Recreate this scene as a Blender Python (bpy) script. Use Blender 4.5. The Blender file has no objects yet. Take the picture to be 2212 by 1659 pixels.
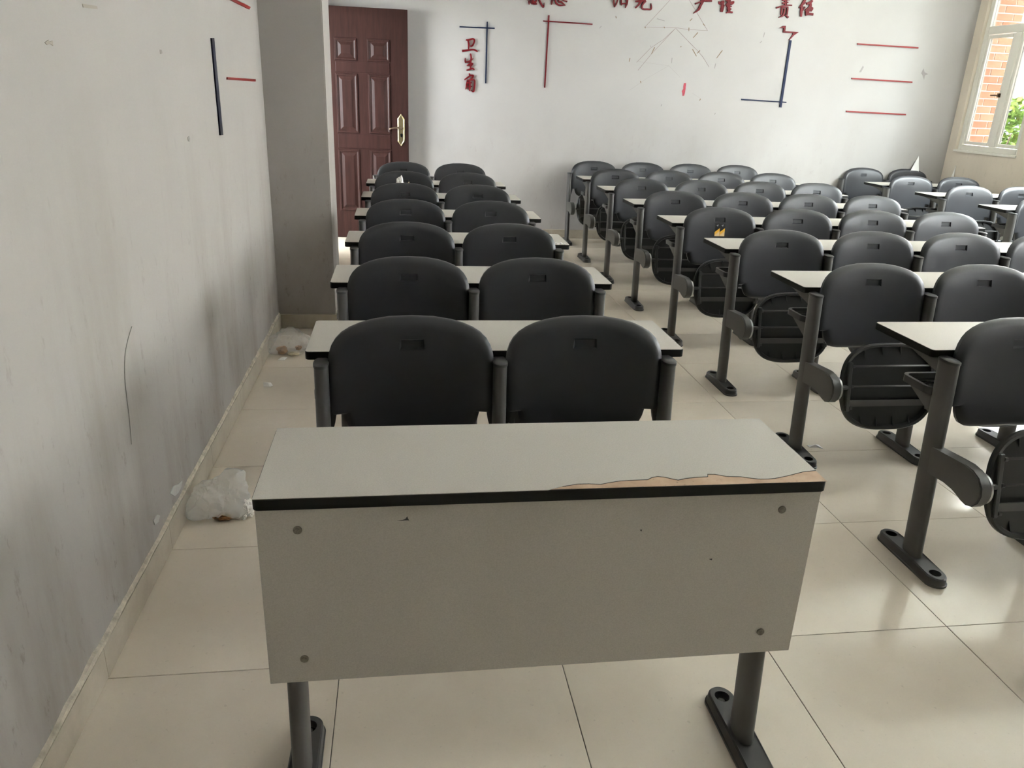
import bpy, bmesh, math, random
from mathutils import Vector, Matrix, noise

# ------------------------------------------------------------------ camera, world, light, exposure
SC = bpy.context.scene
COL = SC.collection
IW, IH = 2212, 1659
F_PX, YAW, PITCH, ROLL = 1651.55, 0.1505, 0.362043, -0.041243
CAM = Vector((0.778652, -1.704384, 1.457453))
_cy, _sy, _cp, _sp = math.cos(YAW), math.sin(YAW), math.cos(PITCH), math.sin(PITCH)
FWD = Vector((_sy*_cp, _cy*_cp, -_sp))
_r = Vector((_cy, -_sy, 0)); _d = FWD.cross(_r)
_c, _s = math.cos(ROLL), math.sin(ROLL)
RIGHT = _r*_c + _d*_s
DOWN = -_r*_s + _d*_c

cam_data = bpy.data.cameras.new('camera')
cam_data.sensor_fit = 'HORIZONTAL'
cam_data.sensor_width = 36.0
cam_data.lens = 36.0*F_PX/IW
cam_data.clip_start = 0.05
cam = bpy.data.objects.new('camera', cam_data)
COL.objects.link(cam)
M3 = Matrix((RIGHT, -DOWN, -FWD)).transposed()
cam.matrix_world = Matrix.Translation(CAM) @ M3.to_4x4()
SC.camera = cam

def px(u, v, axis, val):
    """point where the sight line of photo pixel (u, v) meets the plane axis = val"""
    d = RIGHT*((u-IW/2)/F_PX) + DOWN*((v-IH/2)/F_PX) + FWD
    t = (val-CAM[axis])/d[axis]
    return CAM + d*t

world = bpy.data.worlds.new('overcast_sky')
world.use_nodes = True
SC.world = world
bg = world.node_tree.nodes['Background']
bg.inputs[0].default_value = (0.90, 0.96, 1.0, 1)
bg.inputs[1].default_value = 9.0
SC.view_settings.view_transform = 'Standard'
SC.view_settings.look = 'None'
SC.view_settings.gamma = 1.0
SC.view_settings.use_curve_mapping = False
SC.view_settings.exposure = 3.04
SC.cycles.use_denoising = True
SC.cycles.max_bounces = 8
SC.cycles.use_adaptive_sampling = True
SC.cycles.adaptive_threshold = 0.02
SC.cycles.diffuse_bounces = 5
SC.cycles.glossy_bounces = 4
SC.cycles.transparent_max_bounces = 16
SC.cycles.sample_clamp_indirect = 8.0
SC.cycles.caustics_reflective = False
SC.cycles.caustics_refractive = False

# room measures (metres): left wall x=0, right wall x=XR, back wall y=YB
XR, YB, YF, ZC = 6.89, 6.56, -3.4, 3.25
SILL, WTOP = 1.075, 2.95
WINDOWS = [(5.52, 6.44), (3.30, 5.10), (1.20, 3.00), (-1.20, 0.90)]
DOORWAY = (5.50, 6.44, 2.18)

def portal(name, loc, rot, sx, sz):
    l = bpy.data.lights.new(name, 'AREA'); l.shape = 'RECTANGLE'; l.size = sx; l.size_y = sz
    l.cycles.is_portal = True
    o = bpy.data.objects.new(name, l); COL.objects.link(o)
    o.location = loc; o.rotation_euler = rot
    return o
for (a, b) in WINDOWS:
    portal('window_portal', (XR+0.20, (a+b)/2, (SILL+WTOP)/2), (0, math.pi/2, 0), WTOP-SILL, b-a)
portal('corridor_portal', (-2.28, 4.4, 1.85), (0, -math.pi/2, 0), 1.3, 2.4)

random.seed(7)

# ------------------------------------------------------------------ helpers
def tag(o, label=None, cat=None, group=None, kind=None):
    if label: o['label'] = label
    if cat: o['category'] = cat
    if group: o['group'] = group
    if kind: o['kind'] = kind
    return o

def link(name, mesh, parent=None, loc=(0, 0, 0), rot=None):
    o = bpy.data.objects.new(name, mesh)
    COL.objects.link(o)
    if parent: o.parent = parent
    o.location = loc
    if rot: o.rotation_euler = rot
    return o

def empty(name, loc):
    o = bpy.data.objects.new(name, None)
    o.empty_display_size = 0.1
    COL.objects.link(o); o.location = loc
    return o

def mesh_of(name, bm, mat, smooth=False, recalc=True):
    if recalc: bmesh.ops.recalc_face_normals(bm, faces=bm.faces)
    me = bpy.data.meshes.new(name)
    bm.to_mesh(me); bm.free()
    for m in (mat if isinstance(mat, (list, tuple)) else [mat]): me.materials.append(m)
    if smooth:
        for p in me.polygons: p.use_smooth = True
    return me

def sharp(me, deg=35):
    me.set_sharp_from_angle(angle=math.radians(deg))
    return me

def box(bm, x0, x1, y0, y1, z0, z1, mi=0):
    vs = [bm.verts.new(p) for p in ((x0,y0,z0),(x1,y0,z0),(x1,y1,z0),(x0,y1,z0),(x0,y0,z1),(x1,y0,z1),(x1,y1,z1),(x0,y1,z1))]
    fs = []
    for f in ((0,3,2,1),(4,5,6,7),(0,1,5,4),(1,2,6,5),(2,3,7,6),(3,0,4,7)):
        fc = bm.faces.new([vs[i] for i in f]); fc.material_index = mi; fs.append(fc)
    return vs, fs

def bevel_all(bm, w, seg=2):
    bmesh.ops.bevel(bm, geom=list(bm.edges), offset=w, segments=seg, profile=0.6, affect='EDGES', clamp_overlap=True)

def prism(bm, pts, axis, a, b):
    """extrude a polygon given in the two other axes along axis from a to b"""
    def p3(p, t):
        if axis == 0: return (t, p[0], p[1])
        if axis == 1: return (p[0], t, p[1])
        return (p[0], p[1], t)
    v0 = [bm.verts.new(p3(p, a)) for p in pts]
    v1 = [bm.verts.new(p3(p, b)) for p in pts]
    n = len(pts)
    bm.faces.new(v0); bm.faces.new(v1[::-1])
    for i in range(n):
        bm.faces.new((v0[i], v1[i], v1[(i+1) % n], v0[(i+1) % n]))

def tube(bm, p0, p1, r, n=10, cap=True):
    p0, p1 = Vector(p0), Vector(p1)
    d = (p1-p0).normalized()
    a = d.orthogonal().normalized(); b = d.cross(a)
    r0 = [bm.verts.new(p0+(a*math.cos(t)+b*math.sin(t))*r) for t in [2*math.pi*i/n for i in range(n)]]
    r1 = [bm.verts.new(p1+(a*math.cos(t)+b*math.sin(t))*r) for t in [2*math.pi*i/n for i in range(n)]]
    for i in range(n): bm.faces.new((r0[i], r0[(i+1) % n], r1[(i+1) % n], r1[i]))
    if cap: bm.faces.new(r0[::-1]); bm.faces.new(r1)

def path_tube(bm, pts, radii, n=8):
    rings = []
    for i, p in enumerate(pts):
        p = Vector(p)
        d = (Vector(pts[min(i+1, len(pts)-1)])-Vector(pts[max(i-1, 0)])).normalized()
        a = d.cross(Vector((0, 0, 1)))
        if a.length < 1e-3: a = Vector((1, 0, 0))
        a.normalize(); b = d.cross(a)
        rings.append([bm.verts.new(p+(a*math.cos(t)+b*math.sin(t))*radii[i]) for t in [2*math.pi*k/n for k in range(n)]])
    for r0, r1 in zip(rings, rings[1:]):
        for i in range(n): bm.faces.new((r0[i], r0[(i+1) % n], r1[(i+1) % n], r1[i]))
    bm.faces.new(rings[0][::-1]); bm.faces.new(rings[-1])

def boolean_cut(me, cutter_bm, name):
    a = bpy.data.objects.new('tmp_a', me); COL.objects.link(a)
    cm = bpy.data.meshes.new('tmp_c'); bmesh.ops.recalc_face_normals(cutter_bm, faces=cutter_bm.faces)
    cutter_bm.to_mesh(cm); cutter_bm.free()
    b = bpy.data.objects.new('tmp_b', cm); COL.objects.link(b)
    m = a.modifiers.new('cut', 'BOOLEAN'); m.operation = 'DIFFERENCE'; m.object = b; m.solver = 'EXACT'
    dg = bpy.context.evaluated_depsgraph_get()
    out = bpy.data.meshes.new_from_object(a.evaluated_get(dg), depsgraph=dg)
    out.name = name
    bpy.data.objects.remove(a); bpy.data.objects.remove(b); bpy.data.meshes.remove(cm)
    return out

# ------------------------------------------------------------------ materials
def new_mat(name):
    m = bpy.data.materials.new(name); m.use_nodes = True
    nt = m.node_tree
    return m, nt, nt.nodes['Principled BSDF'], nt.nodes['Material Output']

def N(nt, kind, **kw):
    n = nt.nodes.new(kind)
    for k, v in kw.items():
        if k.startswith('i_'):
            key = k[2:]
            n.inputs[int(key) if key.isdigit() else key].default_value = v
        else: setattr(n, k, v)
    return n

def ramp(nt, fac, stops):
    r = nt.nodes.new('ShaderNodeValToRGB')
    e = r.color_ramp.elements
    while len(e) < len(stops): e.new(0.5)
    for el, (p, c) in zip(e, stops): el.position = p; el.color = c if len(c) == 4 else (*c, 1)
    nt.links.new(fac, r.inputs[0])
    return r.outputs[0]

def mix(nt, fac, a, b, mode='MIX'):
    m = nt.nodes.new('ShaderNodeMix'); m.data_type = 'RGBA'; m.blend_type = mode
    for sock, val in ((m.inputs[0], fac), (m.inputs[6], a), (m.inputs[7], b)):
        if isinstance(val, (int, float)): sock.default_value = val
        elif isinstance(val, tuple): sock.default_value = (*val, 1) if len(val) == 3 else val
        else: nt.links.new(val, sock)
    return m.outputs[2]

def coords(nt, scale=(1, 1, 1), kind='Object'):
    tc = nt.nodes.new('ShaderNodeTexCoord')
    mp = nt.nodes.new('ShaderNodeMapping'); mp.inputs['Scale'].default_value = scale
    nt.links.new(tc.outputs[kind], mp.inputs[0])
    return mp.outputs[0]

def noise_tex(nt, vec, scale, detail=4, rough=0.55):
    n = N(nt, 'ShaderNodeTexNoise', i_Scale=scale, i_Detail=detail, i_Roughness=rough)
    nt.links.new(vec, n.inputs['Vector'])
    return n.outputs[0]

def bump(nt, bsdf, height, strength=0.2, dist=0.002):
    b = N(nt, 'ShaderNodeBump', i_Strength=strength, i_Distance=dist)
    nt.links.new(height, b.inputs['Height']); nt.links.new(b.outputs[0], bsdf.inputs['Normal'])

def simple(name, col, rough=0.5, metal=0.0, grain=0.0, gscale=300, gdist=0.0006, spec=0.5, var=0.0, vscale=6):
    m, nt, b, _ = new_mat(name)
    b.inputs['Base Color'].default_value = (*col, 1)
    b.inputs['Roughness'].default_value = rough
    b.inputs['Metallic'].default_value = metal
    b.inputs['Specular IOR Level'].default_value = spec
    v = coords(nt)
    if var > 0:
        n = noise_tex(nt, v, vscale, 5)
        c = ramp(nt, n, [(0.3, tuple(x*(1-var) for x in col)), (0.7, tuple(min(1, x*(1+var)) for x in col))])
        nt.links.new(c, b.inputs['Base Color'])
    if grain > 0:
        bump(nt, b, noise_tex(nt, v, gscale, 2), grain, gdist)
    return m

def wall_mat(name, base, low_dirt_shade, streak_scale, scuff=1.0):
    """painted plaster: faint mottling, vertical streaks of grime and painted soft shadow, scuffs growing towards the floor"""
    m, nt, b, _ = new_mat(name)
    geo = nt.nodes.new('ShaderNodeNewGeometry')
    sep = nt.nodes.new('ShaderNodeSeparateXYZ'); nt.links.new(geo.outputs['Position'], sep.inputs[0])
    pos = geo.outputs['Position']
    def mapped(scale):
        mp = nt.nodes.new('ShaderNodeMapping'); mp.inputs['Scale'].default_value = scale
        nt.links.new(pos, mp.inputs[0]); return mp.outputs[0]
    mott = noise_tex(nt, mapped((1, 1, 1)), 1.6, 5)
    col = mix(nt, 0.5, base, ramp(nt, mott, [(0.3, tuple(x*0.93 for x in base)), (0.7, tuple(min(1, x*1.05) for x in base))]))
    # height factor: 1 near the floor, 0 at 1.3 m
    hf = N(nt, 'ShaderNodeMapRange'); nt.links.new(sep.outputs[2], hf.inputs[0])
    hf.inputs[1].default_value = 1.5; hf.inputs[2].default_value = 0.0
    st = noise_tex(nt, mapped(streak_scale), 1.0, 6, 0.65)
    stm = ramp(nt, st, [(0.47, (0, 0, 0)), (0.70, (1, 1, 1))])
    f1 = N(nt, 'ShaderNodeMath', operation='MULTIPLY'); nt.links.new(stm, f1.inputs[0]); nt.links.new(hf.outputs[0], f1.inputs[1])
    f1b = N(nt, 'ShaderNodeMath', operation='MULTIPLY', i_1=low_dirt_shade); nt.links.new(f1.outputs[0], f1b.inputs[0])
    col = mix(nt, f1b.outputs[0], col, (0.20, 0.17, 0.14))  # low streaks: grime, with soft shadow bands put into the colour
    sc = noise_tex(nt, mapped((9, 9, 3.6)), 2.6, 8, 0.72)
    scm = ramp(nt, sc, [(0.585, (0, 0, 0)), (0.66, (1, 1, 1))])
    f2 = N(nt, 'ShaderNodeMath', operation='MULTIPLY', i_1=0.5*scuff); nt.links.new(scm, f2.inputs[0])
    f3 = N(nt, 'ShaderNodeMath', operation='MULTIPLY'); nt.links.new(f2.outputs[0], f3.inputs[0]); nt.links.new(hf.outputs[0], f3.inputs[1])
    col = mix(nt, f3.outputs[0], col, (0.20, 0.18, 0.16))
    nt.links.new(col, b.inputs['Base Color'])
    b.inputs['Roughness'].default_value = 0.75
    b.inputs['Specular IOR Level'].default_value = 0.25
    h = noise_tex(nt, mapped((1, 1, 1)), 14, 6)
    bump(nt, b, h, 0.25, 0.004)
    return m

MAT = {}
MAT['wall_left'] = wall_mat('plaster_left', (0.330, 0.308, 0.287), 0.72, (1.2, 3.4, 0.7), 1.6)  # strong streaks paint chair-row shadow bands along with real dirt
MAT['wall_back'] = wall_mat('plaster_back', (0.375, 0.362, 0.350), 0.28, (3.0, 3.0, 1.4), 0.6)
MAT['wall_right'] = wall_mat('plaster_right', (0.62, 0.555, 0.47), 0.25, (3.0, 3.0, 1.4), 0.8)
MAT['ceiling'] = simple('ceiling_paint', (0.86, 0.85, 0.83), 0.85, grain=0.1, gscale=40)

def tile_mat():
    m, nt, b, _ = new_mat('polished_beige_tile')
    oi = nt.nodes.new('ShaderNodeObjectInfo')
    geo = nt.nodes.new('ShaderNodeNewGeometry')
    n1 = noise_tex(nt, geo.outputs['Position'], 5.0, 7, 0.62)
    n2 = noise_tex(nt, geo.outputs['Position'], 0.9, 4)
    n3 = noise_tex(nt, geo.outputs['Position'], 60, 3)
    base = (0.70, 0.625, 0.52)
    c = ramp(nt, n1, [(0.3, (0.66, 0.585, 0.48)), (0.55, base), (0.75, (0.74, 0.665, 0.565))])
    c = mix(nt, 0.35, c, ramp(nt, n2, [(0.3, (0.60, 0.53, 0.43)), (0.7, (0.71, 0.645, 0.55))]))
    c = mix(nt, ramp(nt, n3, [(0.66, (0, 0, 0)), (0.74, (0.25, 0.25, 0.25))]), c, (0.30, 0.26, 0.21))
    hv = N(nt, 'ShaderNodeMapRange', i_1=0.0, i_2=1.0, i_3=0.95, i_4=1.05); nt.links.new(oi.outputs['Random'], hv.inputs[0])
    hs = N(nt, 'ShaderNodeHueSaturation'); nt.links.new(hv.outputs[0], hs.inputs['Value']); nt.links.new(c, hs.inputs['Color'])
    nt.links.new(hs.outputs[0], b.inputs['Base Color'])
    r = ramp(nt, n2, [(0.3, (0.09, 0.09, 0.09)), (0.7, (0.2, 0.2, 0.2))])
    nt.links.new(r, b.inputs['Roughness'])
    b.inputs['Specular IOR Level'].default_value = 0.5
    return m
MAT['tile'] = tile_mat()
MAT['slate'] = simple('dark_green_slate', (0.02, 0.035, 0.03), 0.7)
MAT['grout'] = simple('dark_grout', (0.10, 0.085, 0.07), 0.9)

def base_tile_mat():
    m, nt, b, _ = new_mat('baseboard_tile')
    geo = nt.nodes.new('ShaderNodeNewGeometry')
    n1 = noise_tex(nt, geo.outputs['Position'], 6.0, 7, 0.65)
    c = ramp(nt, n1, [(0.3, (0.32, 0.275, 0.21)), (0.6, (0.42, 0.375, 0.30)), (0.75, (0.47, 0.425, 0.35))])
    nt.links.new(c, b.inputs['Base Color']); b.inputs['Roughness'].default_value = 0.3
    return m
MAT['base_tile'] = base_tile_mat()
MAT['plaster_chip'] = simple('chipped_plaster', (0.50, 0.45, 0.37), 0.9, grain=0.8, gscale=60, gdist=0.004, var=0.3, vscale=25)

def laminate_mat():
    m, nt, b, _ = new_mat('speckled_grey_laminate')
    v = coords(nt)
    n1 = noise_tex(nt, v, 330, 3, 0.65)
    n2 = noise_tex(nt, v, 520, 2)
    c = ramp(nt, n1, [(0.30, (0.405, 0.382, 0.338)), (0.5, (0.44, 0.418, 0.374)), (0.72, (0.475, 0.452, 0.408))])
    c = mix(nt, ramp(nt, n2, [(0.68, (0, 0, 0)), (0.75, (0.6, 0.6, 0.6))]), c, (0.58, 0.56, 0.52))
    nt.links.new(c, b.inputs['Base Color'])
    b.inputs['Roughness'].default_value = 0.38; b.inputs['Specular IOR Level'].default_value = 0.32
    bump(nt, b, n1, 0.12, 0.0006)
    return m
MAT['laminate'] = laminate_mat()

def particle_mat():
    m, nt, b, _ = new_mat('bare_board_under_laminate')
    v = coords(nt)
    n1 = noise_tex(nt, v, 18, 6)
    c = ramp(nt, n1, [(0.3, (0.40, 0.26, 0.16)), (0.6, (0.52, 0.37, 0.25)), (0.8, (0.58, 0.44, 0.32))])
    sc = noise_tex(nt, coords(nt, (60, 160, 60)), 1.6, 3, 0.6)
    c = mix(nt, ramp(nt, sc, [(0.66, (0, 0, 0)), (0.70, (0.8, 0.8, 0.8))]), c, (0.10, 0.07, 0.05))
    nt.links.new(c, b.inputs['Base Color']); b.inputs['Roughness'].default_value = 0.7
    return m
MAT['board'] = particle_mat()
MAT['edge'] = simple('black_edge_band', (0.006, 0.006, 0.006), 0.5, spec=0.2)
MAT['plastic'] = simple('charcoal_plastic', (0.026, 0.027, 0.031), 0.37, grain=0.25, gscale=900, gdist=0.0004, spec=0.43, var=0.1)
MAT['plastic_under'] = simple('black_ribbed_plastic', (0.018, 0.018, 0.019), 0.42, spec=0.45)
MAT['steel'] = simple('grey_painted_steel', (0.072, 0.070, 0.068), 0.42, grain=0.15, gscale=600, spec=0.5, var=0.12)
MAT['steel_dark'] = simple('dark_painted_steel', (0.040, 0.040, 0.041), 0.38, grain=0.1, gscale=500)
MAT['chrome'] = simple('worn_metal', (0.45, 0.45, 0.45), 0.3, metal=1.0)
MAT['well'] = simple('bolt_well_black', (0.006, 0.006, 0.006), 0.25)
MAT['bolt'] = simple('dull_bolt_head', (0.16, 0.145, 0.12), 0.5, metal=0.3, var=0.3, vscale=300)
MAT['scratch'] = simple('scratch_black', (0.02, 0.02, 0.02), 0.8)

def wood_mat():
    m, nt, b, _ = new_mat('dark_red_brown_door')
    v = coords(nt, (14, 14, 1.1))
    n1 = noise_tex(nt, v, 3.0, 7, 0.6)
    c = ramp(nt, n1, [(0.3, (0.018, 0.0075, 0.006)), (0.6, (0.030, 0.012, 0.010)), (0.8, (0.040, 0.017, 0.014))])
    nt.links.new(c, b.inputs['Base Color']); b.inputs['Roughness'].default_value = 0.45; b.inputs['Specular IOR Level'].default_value = 0.18
    bump(nt, b, n1, 0.1, 0.001)
    return m
MAT['door'] = wood_mat()
MAT['brass'] = simple('pale_brass', (0.34, 0.29, 0.17), 0.35, metal=1.0)
MAT['brass_dark'] = simple('aged_bronze', (0.20, 0.15, 0.11), 0.35, metal=0.9)
MAT['red'] = simple('red_acrylic', (0.115, 0.002, 0.005), 0.5, spec=0.2)
MAT['red_light'] = simple('faded_red_strip', (0.21, 0.02, 0.019), 0.5, spec=0.2)
MAT['blue'] = simple('blue_acrylic', (0.002, 0.008, 0.035), 0.5, spec=0.15)
MAT['navy'] = simple('navy_strip', (0.003, 0.005, 0.016), 0.5, spec=0.25)
MAT['alu'] = simple('cream_window_frame', (0.66, 0.64, 0.58), 0.4)
MAT['paper'] = simple('white_tissue_paper', (0.80, 0.78, 0.74), 0.8, grain=0.5, gscale=80, gdist=0.003)
MAT['paper_white'] = simple('white_paper', (0.88, 0.88, 0.88), 0.7)
MAT['straw'] = simple('cream_stick', (0.80, 0.68, 0.45), 0.6)
MAT['food'] = simple('brown_food_scraps', (0.33, 0.17, 0.07), 0.6, var=0.5, vscale=40)
MAT['tan'] = simple('dried_glue_tan', (0.19, 0.13, 0.075), 0.8)
MAT['glue'] = simple('dried_glue_grey', (0.255, 0.245, 0.235), 0.8)
MAT['pencil'] = simple('faint_pencil', (0.21, 0.165, 0.15), 0.9)
MAT['faint'] = simple('very_faint_pencil', (0.31, 0.295, 0.28), 0.9)
MAT['redpaint'] = simple('red_paint_remnant', (0.34, 0.04, 0.06), 0.7, var=0.35, vscale=60)
MAT['brick'] = None
def brick_mat():
    m, nt, b, _ = new_mat('orange_brick')
    oi = nt.nodes.new('ShaderNodeObjectInfo')
    c = ramp(nt, oi.outputs['Random'], [(0.0, (0.50, 0.22, 0.13)), (0.5, (0.58, 0.29, 0.17)), (1.0, (0.62, 0.34, 0.22))])
    n = noise_tex(nt, coords(nt), 30, 5)
    c = mix(nt, 0.25, c, ramp(nt, n, [(0.3, (0.42, 0.19, 0.11)), (0.7, (0.66, 0.38, 0.26))]))
    nt.links.new(c, b.inputs['Base Color']); b.inputs['Roughness'].default_value = 0.85
    return m
MAT['brick'] = brick_mat()
MAT['mortar'] = simple('pale_mortar', (0.85, 0.82, 0.77), 0.9)
MAT['bark'] = simple('bark', (0.14, 0.10, 0.07), 0.9)
def leaf_mat():
    m, nt, b, _ = new_mat('yellow_green_leaves')
    geo = nt.nodes.new('ShaderNodeNewGeometry')
    n = noise_tex(nt, geo.outputs['Position'], 3.0, 3)
    c = ramp(nt, n, [(0.3, (0.13, 0.26, 0.05)), (0.55, (0.26, 0.36, 0.07)), (0.75, (0.42, 0.42, 0.10))])
    nt.links.new(c, b.inputs['Base Color']); b.inputs['Roughness'].default_value = 0.6
    return m
MAT['leaf'] = leaf_mat()
MAT['bldg'] = simple('pale_pink_facade', (0.60, 0.545, 0.535), 0.9, var=0.1, vscale=0.6)
MAT['bldg_win'] = simple('grey_facade_window', (0.30, 0.32, 0.36), 0.3)
MAT['ground'] = simple('outdoor_ground', (0.56, 0.55, 0.50), 0.95, var=0.2, vscale=0.4)
MAT['concrete'] = simple('corridor_concrete', (0.62, 0.60, 0.56), 0.7, var=0.06, vscale=2)

def glass_mat(name, tint):
    m, nt, b, out = new_mat(name)
    nt.nodes.remove(b)
    tr = N(nt, 'ShaderNodeBsdfTransparent'); tr.inputs[0].default_value = (*tint, 1)
    gl = N(nt, 'ShaderNodeBsdfGlossy'); gl.inputs['Roughness'].default_value = 0.02
    lw = N(nt, 'ShaderNodeLayerWeight', i_Blend=0.5)
    pw = N(nt, 'ShaderNodeMath', operation='POWER', i_1=5.0); nt.links.new(lw.outputs['Facing'], pw.inputs[0])
    fr = N(nt, 'ShaderNodeMath', operation='MULTIPLY_ADD', i_1=0.9, i_2=0.04); nt.links.new(pw.outputs[0], fr.inputs[0])
    mx = nt.nodes.new('ShaderNodeMixShader')
    nt.links.new(fr.outputs[0], mx.inputs[0]); nt.links.new(tr.outputs[0], mx.inputs[1]); nt.links.new(gl.outputs[0], mx.inputs[2])
    nt.links.new(mx.outputs[0], out.inputs[0])
    return m
MAT['glass'] = glass_mat('window_glass', (0.95, 0.97, 0.96))
MAT['glass_dimming'] = glass_mat('dimming_tint_glass', (0.31, 0.31, 0.305))  # tint added to the rear window to dim the outdoors behind it

def film_mat(name, opacity):
    m, nt, b, out = new_mat(name)
    nt.nodes.remove(b)
    tr = N(nt, 'ShaderNodeBsdfTransparent')
    df = N(nt, 'ShaderNodeBsdfDiffuse'); df.inputs[0].default_value = (0.97, 0.97, 0.95, 1)
    tl = N(nt, 'ShaderNodeBsdfTranslucent'); tl.inputs[0].default_value = (0.97, 0.97, 0.95, 1)
    gl = N(nt, 'ShaderNodeBsdfGlossy'); gl.inputs['Roughness'].default_value = 0.07
    m1 = nt.nodes.new('ShaderNodeMixShader'); m1.inputs[0].default_value = 0.5
    nt.links.new(df.outputs[0], m1.inputs[1]); nt.links.new(tl.outputs[0], m1.inputs[2])
    m2 = nt.nodes.new('ShaderNodeMixShader'); m2.inputs[0].default_value = opacity
    nt.links.new(tr.outputs[0], m2.inputs[1]); nt.links.new(m1.outputs[0], m2.inputs[2])
    lw = N(nt, 'ShaderNodeLayerWeight', i_Blend=0.35)
    m3 = nt.nodes.new('ShaderNodeMixShader')
    ml = N(nt, 'ShaderNodeMath', operation='MULTIPLY', i_1=0.35); nt.links.new(lw.outputs['Fresnel'], ml.inputs[0])
    nt.links.new(ml.outputs[0], m3.inputs[0]); nt.links.new(m2.outputs[0], m3.inputs[1]); nt.links.new(gl.outputs[0], m3.inputs[2])
    nt.links.new(m3.outputs[0], out.inputs[0])
    return m
MAT['film'] = film_mat('milky_plastic_film', 0.36)
MAT['film_clear'] = film_mat('clear_plastic_film', 0.20)

# ------------------------------------------------------------------ room shell
def struct(name, bm, mat, **kw):
    o = link(name, mesh_of(name, bm, mat, **kw)); o['kind'] = 'structure'
    return o

# floor: grout slab and polished tiles of 0.6 m
bm = bmesh.new(); box(bm, -0.24, XR+0.24, YF-0.2, YB+0.24, -0.25, -0.0025)
floor = struct('floor', bm, MAT['grout'])
tile_meshes = {}
def tile_mesh(w, d):
    k = (round(w, 3), round(d, 3))
    if k not in tile_meshes:
        bm = bmesh.new(); g = 0.0011
        box(bm, -w/2+g, w/2-g, -d/2+g, d/2-g, -0.010, 0.0)
        top = [e for e in bm.edges if all(v.co.z > -0.001 for v in e.verts)]
        bmesh.ops.bevel(bm, geom=top, offset=0.0008, segments=1, affect='EDGES')
        tile_meshes[k] = mesh_of('tile', bm, MAT['tile'])
    return tile_meshes[k]
T = 0.6
ix = 0
x = 0.0
while x < XR-1e-6:
    x1 = min(x+T, XR)
    k = math.floor(YF/T)
    y = YF
    while y < YB-1e-6:
        y1 = min((math.floor(y/T+1e-6)+1)*T, YB)
        link('tile', tile_mesh(x1-x, y1-y), floor, ((x+x1)/2, (y+y1)/2, 0))
        y = y1
    x = x1

bm = bmesh.new(); box(bm, -0.24, XR+0.24, YF-0.2, YB+0.24, ZC, ZC+0.2)
struct('ceiling', bm, MAT['ceiling'])

bm = bmesh.new()
box(bm, -0.24, 0, YF, DOORWAY[0], 0, ZC)
box(bm, -0.24, 0, DOORWAY[0], DOORWAY[1], DOORWAY[2], ZC)
box(bm, -0.24, 0, DOORWAY[1], YB, 0, ZC)
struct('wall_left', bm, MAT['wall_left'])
PIER_X, PIER_Y0, PIER_Y1 = 0.352, 3.145, 3.585
bm = bmesh.new(); box(bm, 0, PIER_X, PIER_Y0, PIER_Y1, 0, ZC)
es = [e for e in bm.edges if all(v.co.x > 0.3 for v in e.verts) and abs(e.verts[0].co.z-e.verts[1].co.z) > 1]
bmesh.ops.bevel(bm, geom=es, offset=0.006, segments=2, affect='EDGES')
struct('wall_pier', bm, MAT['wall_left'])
bm = bmesh.new(); box(bm, -0.24, XR+0.24, YB, YB+0.24, 0, ZC)
struct('wall_back', bm, MAT['wall_back'])
bm = bmesh.new(); box(bm, -0.24, XR+0.24, YF-0.2, YF, 0, ZC)
wf = struct('wall_front', bm, MAT['wall_back'])
bm = bmesh.new(); box(bm, 0.9, 5.4, YF, YF+0.05, 0.85, 2.25); bevel_all(bm, 0.005, 1)
link('unseen_blackboard', mesh_of('unseen_blackboard', bm, MAT['slate']), wf)  # unseen dark board, added to cut bounce light off the front wall
bm = bmesh.new()
box(bm, XR, XR+0.24, YF, YB, 0, SILL)
box(bm, XR, XR+0.24, YF, YB, WTOP, ZC)
ys = [YF]
for a, b in sorted(WINDOWS): ys += [a, b]
ys.append(YB)
for i in range(0, len(ys), 2): box(bm, XR, XR+0.24, ys[i], ys[i+1], SILL, WTOP)
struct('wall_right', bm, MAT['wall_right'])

# baseboards of tile pieces
def baseboard(name, axis, a, b, face, out, h=0.095, th=0.012, step=0.6):
    """axis 1: runs along y at x=face, standing out towards +x ; axis 0: runs along x at y=face, out = -1"""
    root = bpy.data.objects.new(name, None); COL.objects.link(root); root['kind'] = 'structure'
    p = a
    while p < b-1e-6:
        q = min((math.floor(p/step+1e-6)+1)*step, b)
        bm = bmesh.new(); g = 0.0008
        lo, hi = sorted((face, face+out*th))
        if axis == 1: box(bm, lo, hi, p+g, q-g, 0.0035, h)
        else: box(bm, p+g, q-g, lo, hi, 0.0035, h)
        link('baseboard_tile', mesh_of('baseboard_tile', bm, MAT['base_tile']), root)
        p = q
    return root
bl = baseboard('baseboard_left', 1, YF, PIER_Y0, 0.0, 1)
# ragged plaster ledge above the left baseboard
rnd = random.Random(3)
bm = bmesh.new()
n = 260; prev = None
for i in range(n+1):
    y = YF+(PIER_Y0-0.012-YF)*i/n
    wob = noise.noise(Vector((y*7, 1.3, 0)))*0.5+noise.noise(Vector((y*23, 4.1, 0)))*0.35
    t = 0.010+0.007*wob; h = 0.107+0.008*noise.noise(Vector((y*9, 9.3, 2)))+0.004*noise.noise(Vector((y*40, 2, 7)))
    ring = [bm.verts.new(p) for p in ((0.0, y, 0.0955), (t, y, 0.0955), (t*0.8, y, h-0.004), (0.0, y, h))]
    if prev:
        for k in range(4): bm.faces.new((prev[k], ring[k], ring[(k+1) % 4], prev[(k+1) % 4]))
    else: bm.faces.new(ring[::-1])
    prev = ring
bm.faces.new(prev)
link('plaster_edge', mesh_of('plaster_edge', bm, MAT['plaster_chip']), bl)
baseboard('baseboard_pier', 0, 0.013, PIER_X+0.012, PIER_Y0, -1)
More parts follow.
